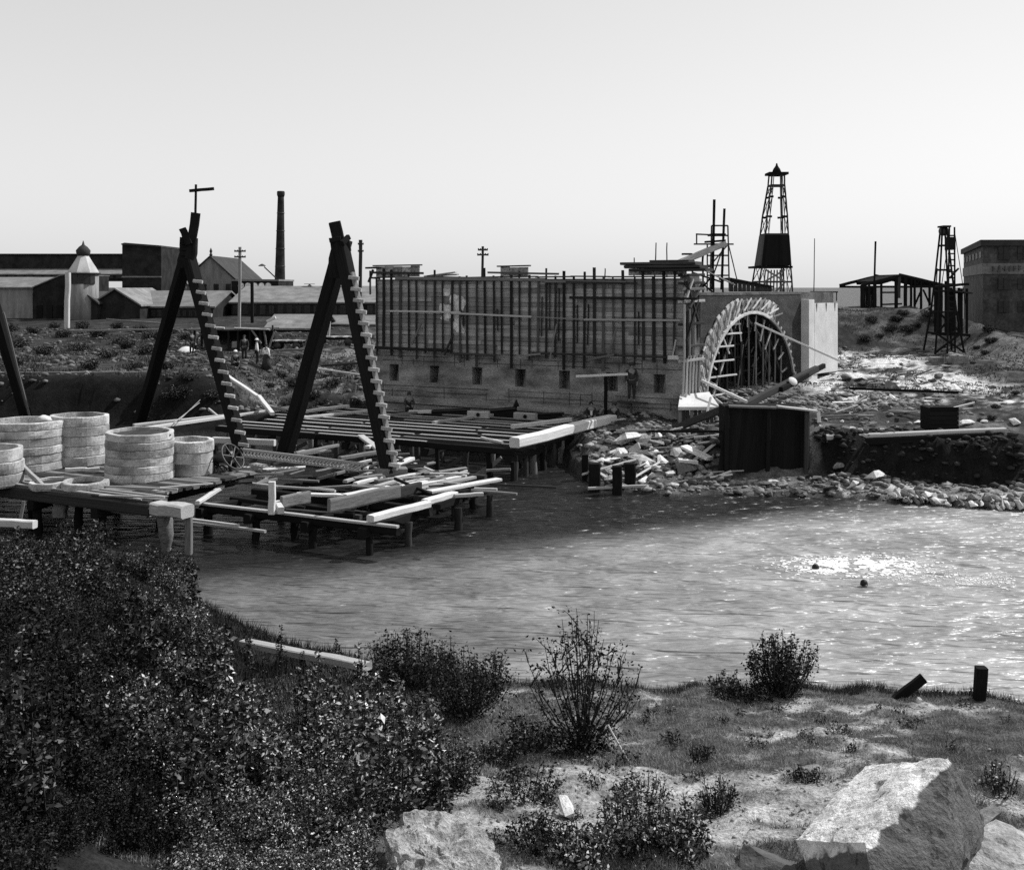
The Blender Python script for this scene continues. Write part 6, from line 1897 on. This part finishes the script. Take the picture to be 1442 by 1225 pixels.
plant('small_bush', 'dark creeping bush at the left foot of the many-stemmed shrub', 'bush', g_, bush_meshes(.6, .38, 34, 2400, .045, low=.0, clump=.1), m_leafd)
# bushes at the bottom middle
for k, (px, py, r_, h_, n_, lb) in enumerate(((880, 1190, .62, .62, 2600, 'leafy bush at the bottom middle between pitted rock and wedge stone'), (955, 1200, .5, .6, 2000, 'leafy bush nearest the dark wedge stone'), (820, 1215, .5, .42, 1800, 'low leafy bush right of the small white standing stone'),
                                             (905, 1130, .5, .36, 1500, 'low weedy bush below the bare white stick'), (740, 1120, .6, .34, 2000, 'low weedy bush left of the small white standing stone'), (700, 1075, .5, .3, 1500, 'low weed patch below the bush at the water edge'),
                                             (603, 1196, .16, .16, 400, 'dark weed growing in the hollow of the pitted rock'), (1010, 1140, .3, .45, 700, 'thin branching weed above the dark wedge stone'), (1140, 1100, .3, .16, 500, 'small dark tuft on the sand left of the split boulder'), (1408, 1120, .3, .42, 600, 'thin weed behind the corner boulder'),
                                             (760, 1190, .5, .3, 1600, 'low weed patch in front of the small white standing stone'), (990, 1070, .25, .18, 400, 'small spiky tuft on the sandy bank in the middle'), (640, 1100, .5, .36, 1600, 'low weed patch above the pitted rock'))):
    g_ = ground_at(px, py)
    plant('weedy_bush', lb, 'bush', g_, bush_meshes(r_, h_, 30, n_, .05 if k < 3 else .042, low=.0, clump=.09), m_leaf if k in (0, 1, 2, 3, 9) else m_leafd)
TF = [bush_meshes(.13, .12, 16, 160, .03, low=.0, clump=.03, r0=.004) for _ in range(3)]
for k in range(90):
    px = rng.uniform(690, 1420); py = rng.uniform(990, 1215)
    if 1100 < px and py > 1060: continue
    g_ = ground_at(px, py)
    plant('weed_tuft', 'little dark weed tuft on the trodden near bank', 'weed', g_, TF[k % 3], m_leafd, 'weed tufts on the near bank', rng.uniform(.6, 1.7), rng.uniform(0, 6))
# far bank growth
FB = [bush_meshes(1.0, .7, 26, 2200, .10, low=.0, clump=.2, r0=.02) for _ in range(3)]
for k, (px, py, s_) in enumerate(((418, 545, 1.), (398, 532, .7), (440, 560, .8), (405, 575, .7), (470, 545, .9), (455, 570, .7), (380, 545, .5), (500, 570, .6), (250, 560, 1.2), (210, 500, 1.4), (180, 490, 1.2), (150, 505, 1.2), (110, 495, 1.3), (60, 500, 1.3), (30, 488, 1.3), (90, 475, 1.3), (235, 520, .9),
                                 (265, 535, .8), (300, 560, .8), (140, 475, 1.5), (215, 478, 1.5), (20, 515, 1), (125, 520, 1), (190, 520, .9), (15, 466, 1.4), (48, 470, 1.2), (75, 462, 1.1), (115, 462, 1.3), (165, 463, 1.2), (200, 468, 1.3), (240, 470, 1), (260, 478, 1.1), (5, 478, 1.3), (170, 485, 1.2), (232, 492, 1.1), (420, 505, .7), (490, 520, .8), (520, 545, .9))):
    g_ = ground_at(px, py)
    plant('scrub_bush', 'dark scrubby bush on the far left bank', 'bush', g_, FB[k % 3], m_leafd, 'scrub bushes on the far left bank', s_ * .8, k * 1.3)
for k in range(26):
    px = random.uniform(1180, 1430); py = random.uniform(440, 485) if k < 17 else random.uniform(480, 600)
    if k >= 17: px = random.uniform(1360, 1440)
    g_ = ground_at(px, py)
    plant('scrub_bush', 'dark scrubby bush on the mound below the open shed' if k < 17 else 'scrubby weed tuft on the slope below the warehouse', 'bush', g_, FB[k % 3], m_leafd, 'scrub bushes on the right mound' if k < 17 else 'weed tufts on the right slope', random.uniform(.4, .8) * (.5 if k >= 17 else 1), k * 1.3)


# grass
def grass(n, xr, yr, h0, h1, w, keep, lean=.5):
    X = rng.uniform(*xr, n); Y = rng.uniform(*yr, n)
    Z, sn, sf = terrain(X, Y)
    k = keep(X, Y, Z, sn)
    X, Y, Z = X[k], Y[k], Z[k]; n = len(X)
    h = rng.uniform(h0, h1, n); a = rng.uniform(0, 6.3, n); b = rng.uniform(0, 6.3, n)
    lx, ly = np.cos(b) * h * rng.uniform(0, lean, n), np.sin(b) * h * rng.uniform(0, lean, n)
    V = np.stack([np.stack([X - w * np.cos(a), Y - w * np.sin(a), Z - .01], 1), np.stack([X + w * np.cos(a), Y + w * np.sin(a), Z - .01], 1), np.stack([X + lx, Y + ly, Z + h], 1)], 1).reshape(-1, 3)
    return mesh_np('grass', V, np.arange(3 * n).reshape(n, 3))


def turfy(X, Y, Z, sn):
    p = fbm(X * 1.3 + 8, Y * 2.6, 3)
    return (Z > .25) & (near_sand(X, Y) < .55 + .3 * (rng.random(len(X)) - .5)) & (rng.random(len(X)) < ss(p, .30, .58) * .9 + .1)


tag(put('grass', grass(420000, (-4, 9.6), (9.8, 21), .015, .07, .005, turfy, 1.2), m_grass), 'short trodden grass on the near bank', 'grass', None, 'stuff')
m_gd = mat('rough_grass', .05, world_co=True, scale=2, amp=.5, fine=30, fine_amp=.5, bump=0)
tag(put('long_grass', grass(60000, (-4, 9.6), (19.0, 21.4), .05, .2, .006, lambda X, Y, Z, sn: (sn > .15) & (sn < 1.0) & (rng.random(len(X)) < ss(fbm(X * 1.5, Y * .5, 2), .3, .6) + .25), .8), m_gd), 'long rough grass fringing the near water edge', 'grass', None, 'stuff')
tag(put('long_grass', grass(90000, (-15, -1.5), (10, 27), .06, .26, .008, lambda X, Y, Z, sn: (sn > .2), .8), mat('blackened_grass', .02, world_co=True, scale=2, amp=.6, bump=0, rnd=0)), 'rank grass between the shrubs of the left thicket', 'grass', None, 'stuff')  # grass blackened to paint the shade between the shrubs
tag(put('weeds', grass(50000, (-40, -5), (60, 100), .06, .25, .03, lambda X, Y, Z, sn: (Z > .8) & (fbm(X * .5, Y * .5, 3) > .5), .8), mat('far_weeds', .04, world_co=True, scale=1, amp=.7, bump=0, rnd=0)), 'rank weeds on the far left bank', 'weeds', None, 'stuff')
tag(put('weeds', grass(60000, (10, 50), (56, 90), .04, .14, .03, lambda X, Y, Z, sn: (Z > .8) & (fbm(X * .5, Y * .5, 3) > .52), .8), mat('far_weeds', .05, world_co=True, scale=1, amp=.7, bump=0, rnd=0)), 'rank weeds on the right mound', 'weeds', None, 'stuff')

# ================================================================== people
def skin(name, pts, edges, root, m, parent, M, lev=1):
    me = bpy.data.meshes.new(name)
    me.from_pydata([p[:3] for p in pts], edges, [])
    o = put(name, me, m, parent, M)
    md = o.modifiers.new('skin', 'SKIN'); md.use_smooth_shade = True
    for i, p in enumerate(pts):
        sv = me.skin_vertices[0].data[i]
        sv.radius = (p[3], p[3] if len(p) < 5 else p[4]); sv.use_root = i == root
    ms = o.modifiers.new('sub', 'SUBSURF'); ms.levels = lev; ms.render_levels = lev
    return o


def person(loc, rz, label, pose='stand', top_='dark', hat=False, skirt=False, group=None, s=1.):
    t = thing('person', label, 'person', loc, group, rz)
    M = Matrix.Translation(Vector(loc)) @ Matrix.Rotation(rz, 4, 'Z') @ Matrix.Scale(s, 4)
    pz = .93
    if pose == 'sit': pz = .12
    if pose == 'crouch': pz = .3
    if pose == 'swim': pz = -.66
    f = -1
    bend = {'stand': .02, 'sit': -.06, 'crouch': -.18, 'swim': 0}[pose]
    P = {'pel': (0, 0, pz, .14, .11), 'spi': (0, bend * .4, pz + .22, .13, .1), 'che': (0, bend, pz + .43, .17, .11), 'nec': (0, bend, pz + .575, .055, .055), 'hed': (0, bend - .015, pz + .66, .075, .085), 'top': (0, bend - .01, pz + .78, .06, .07)}
    P['nos'] = (0, bend - .105, pz + .685, .014, .014)
    for sgn, q in ((-1, 'l'), (1, 'r')):
        P['sh' + q] = (sgn * .19, bend, pz + .49, .055)
        if pose == 'swim': el, wr, ha = (sgn * .38, -.1, pz + .42, .042), (sgn * .5, -.3, pz + .5, .03), (sgn * .53, -.38, pz + .52, .03)
        elif pose in ('sit', 'crouch'): el, wr, ha = (sgn * .25, bend - .06, pz + .24, .045), (sgn * .16, bend - .28, pz + .16, .032), (sgn * .12, bend - .35, pz + .14, .03)
        else: el, wr, ha = (sgn * .26, .03, pz + .22, .045), (sgn * .25, -.06, pz - .02, .032), (sgn * .24, -.09, pz - .1, .03)
        P['el' + q], P['wr' + q], P['ha' + q] = el, wr, ha
        P['hi' + q] = (sgn * .1, 0, pz - .04, .09)
        if pose == 'stand': kn, an, to = (sgn * .11, -.02, .49, .062), (sgn * .11, .03, .09, .04), (sgn * .12, -.13, .04, .035)
        elif pose == 'sit': kn, an, to = (sgn * .14, -.42, pz + .03, .062), (sgn * .13, -.45, pz - .38, .04), (sgn * .13, -.6, pz - .42, .035)
        elif pose == 'crouch': kn, an, to = (sgn * .17, -.34, pz + .12, .062), (sgn * .14, -.08, .09, .04), (sgn * .14, -.24, .04, .035)
        else: kn, an, to = (sgn * .14, -.2, pz - .42, .062), (sgn * .14, .1, pz - .8, .04), (sgn * .14, .02, pz - .9, .035)
        P['kn' + q], P['an' + q], P['to' + q] = kn, an, to
        h_ = Vector(ha[:3]); d_ = (h_ - Vector(wr[:3])).normalized(); sd = d_.cross(Vector((0, 0, 1)) if abs(d_.z) < .8 else Vector((0, 1, 0))).normalized()
        for k, (o_, ln) in enumerate(((-.03, .07), (-.01, .085), (.01, .08), (.03, .065))):
            P['f%d%s' % (k, q)] = tuple(h_ + sd * o_ + d_ * .03) + (.0085,)
            P['g%d%s' % (k, q)] = tuple(h_ + sd * o_ * 1.2 + d_ * (.03 + ln) + Vector((0, -.01, 0))) + (.0075,)
        P['th' + q] = tuple(h_ + sd * .045 + d_ * .02) + (.009,)
    E = [('pel', 'spi'), ('spi', 'che'), ('che', 'nec'), ('nec', 'hed'), ('hed', 'top'), ('hed', 'nos')]
    for q in 'lr':
        E += [('che', 'sh' + q), ('sh' + q, 'el' + q), ('el' + q, 'wr' + q), ('wr' + q, 'ha' + q), ('pel', 'hi' + q), ('hi' + q, 'kn' + q), ('kn' + q, 'an' + q), ('an' + q, 'to' + q), ('wr' + q, 'th' + q)]
        for k in range(4): E += [('ha' + q, 'f%d%s' % (k, q)), ('f%d%s' % (k, q), 'g%d%s' % (k, q))]
    names = list(P)
    skin('body', [P[n] for n in names], [(names.index(a), names.index(b)) for a, b in E], 0, m_skin, t, M)

    def part(nm, keep, m_, grow, drop=()):
        nn = [n for n in names if n in keep]
        skin(nm, [tuple(P[n][:3]) + tuple(r + grow for r in P[n][3:]) for n in nn], [(nn.index(a), nn.index(b)) for a, b in E if a in nn and b in nn], 0, m_, t, M)
    if pose != 'swim':
        part('jacket', ('pel', 'spi', 'che', 'shl', 'shr', 'ell', 'elr', 'wrl', 'wrr'), m_cloth if top_ == 'dark' else m_clothw, .022)
        if skirt:
            put('skirt', lathe([(.16, pz + .14), (.2, pz), (.27, pz - .4), (.34, .06), (.3, .06)], 18, wob=.04), m_cloth, t, M)
        else: part('trousers', ('pel', 'hil', 'hir', 'knl', 'knr', 'anl', 'anr'), m_cloth, .02)
    hz = pz + .7
    put('hair', lathe([(.098, hz), (.1, hz + .05), (.088, hz + .1), (.05, hz + .14), (.01, hz + .15)], 12), m_hair, t, M @ Matrix.Translation(Vector((0, bend + .012, 0))) @ Matrix.Translation(Vector((0, 0, 0))))
    if hat: put('cap', lathe([(.15, hz + .06), (.15, hz + .075), (.105, hz + .08), (.1, hz + .15), (.03, hz + .18)], 14), m_clothw if hat == 'white' else m_cloth, t, M @ Matrix.Translation(Vector((0, bend, 0))))
    for sgn in (-1, 1):
        put('ear', lathe([(.004, -.012), (.022, 0), (.004, .012)], 8), m_skin, t, M @ Matrix.Translation(Vector((sgn * .088, bend + .005, pz + .67))) @ Matrix.Rotation(math.pi / 2, 4, 'Y'))
        put('eye', lathe([(.003, -.006), (.011, 0), (.003, .006)], 8), m_black, t, M @ Matrix.Translation(Vector((sgn * .033, bend - .088, pz + .7))) @ Matrix.Rotation(math.pi / 2, 4, 'X'))
    return t


p = PY(832, 590, 52.6); person((p.x, p.y, ZP + .2), .1, 'person in dark jacket and white shirt sitting by the wall, left of the crossed pole', 'sit')
p = PZ(832, 592, 1.3); put('shirt_front', boxmesh([(-.05, -.145, .28, .05, -.135, .55)]), m_clothw, bpy.data.objects['person'], MW[bpy.data.objects['person']])
p = PY(866, 590, 52.2); person((p.x, p.y, ZP + .2), -.5, 'person in dark clothes sitting by the wall right behind the crossed pole', 'sit', hat='dark')
p = PY(575, 582, 56.5); person((p.x, p.y, ZP + .1), .3, 'person in dark clothes crouching at the left foot of the wall', 'crouch', hat='dark')
p = PY(893, 562, 53.6); pw_ = W(U(893), .35, 2.35)
person(pw_, .0, 'person in dark work clothes standing on a ledge plank against the wall face', 'stand', hat='dark', s=1.08)
beam('ledge_plank', pw_ + D * -.7 + UP * -.04 - Nn * .05, pw_ + D * .8 + UP * -.04 - Nn * .05, .45, .07, m_dwood); tag(COL.objects[-1], 'short plank stage fixed to the wall under the standing man', 'plank')
beam('ledge_prop', pw_ + UP * -.08 - Nn * .05, pw_ + UP * -1.2 + D * .1 - Nn * .3, .1, .1, m_dwood); tag(COL.objects[-1], 'prop under the plank stage on the wall', 'prop')


def stand(px, pyb, lb, **kw):
    g_ = ground_at(px, pyb)
    return person(g_, kw.pop('rz', 0), lb, **kw)


stand(375, 521, 'person in white blouse and long dark skirt standing on the left bank', top_='white', skirt=True, rz=2.6)
stand(362, 514, 'person in white top walking just left of the one in a skirt', top_='white', rz=1.9, hat='white')
stand(330, 519, 'person in a white cap crouching before the engine shelter', pose='crouch', hat='white', rz=.6)
stand(344, 508, 'person in dark clothes standing at the open bays of the engine shelter', rz=.2)
stand(270, 500, 'person in dark clothes at the left end of the engine shelter', rz=.8, hat='dark')
# swimmers
p = PZ(1217, 826, 0); person((p.x, p.y, -.0), .3, 'dark haired swimmer nearest the bank, only the head above water', 'swim')
p = PZ(1149, 801, 0); person((p.x, p.y, -.04), 1.2, 'farther swimmer whose small dark head leads the foam streak', 'swim')
p = PZ(727, 589, 1.4)
t = thing('survey_rod', 'small pointed marker rod standing at the wall foot between the drilled blocks', 'rod', p)
beam('rod', p, p + UP * .75, .07, .07, m_dark, t)
put('marker', lathe([(.02, .55), (.16, .62), (.02, .95)], 8), m_dark, t, Matrix.Translation(p))

# foam of the swimmers
n = 7500
t_ = rng.random(n)
px = np.where((np.arange(n) % 3) < 2, rng.normal(1205, 40, n), 1150 + 280 * t_); py = np.where((np.arange(n) % 3) < 2, rng.normal(797, 6, n), 799 + (px - 1150) * .075 + rng.normal(0, 4.5, n))
k = fbm(px * .06, py * .25, 3) > .40
core = (np.arange(n) % 3 < 2)[k]
px, py = px[k], py[k]; n = len(px)
Yf_ = EYE * FPX / (py - HOR); Xf_ = (px - 721) * Yf_ / FPX
s = rng.uniform(.015, .06, n) * np.where(core, 1.3, .6)
Vv = iv[None] * (1 + rng.uniform(-.3, .3, (n, len(iv), 1))) * np.stack([s * rng.uniform(1, 3, n), s * rng.uniform(1, 2, n), s * .2], 1)[:, None, :]
P = (Vv + np.stack([Xf_, Yf_, np.full(n, .005)], 1)[:, None, :]).reshape(-1, 3)
F = (if_[None] + (np.arange(n) * len(iv))[:, None, None]).reshape(-1, 3)
tag(put('foam', mesh_np('foam', P, F), m_foam), 'white foam splashed up by the swimmers', 'foam', None, 'stuff')
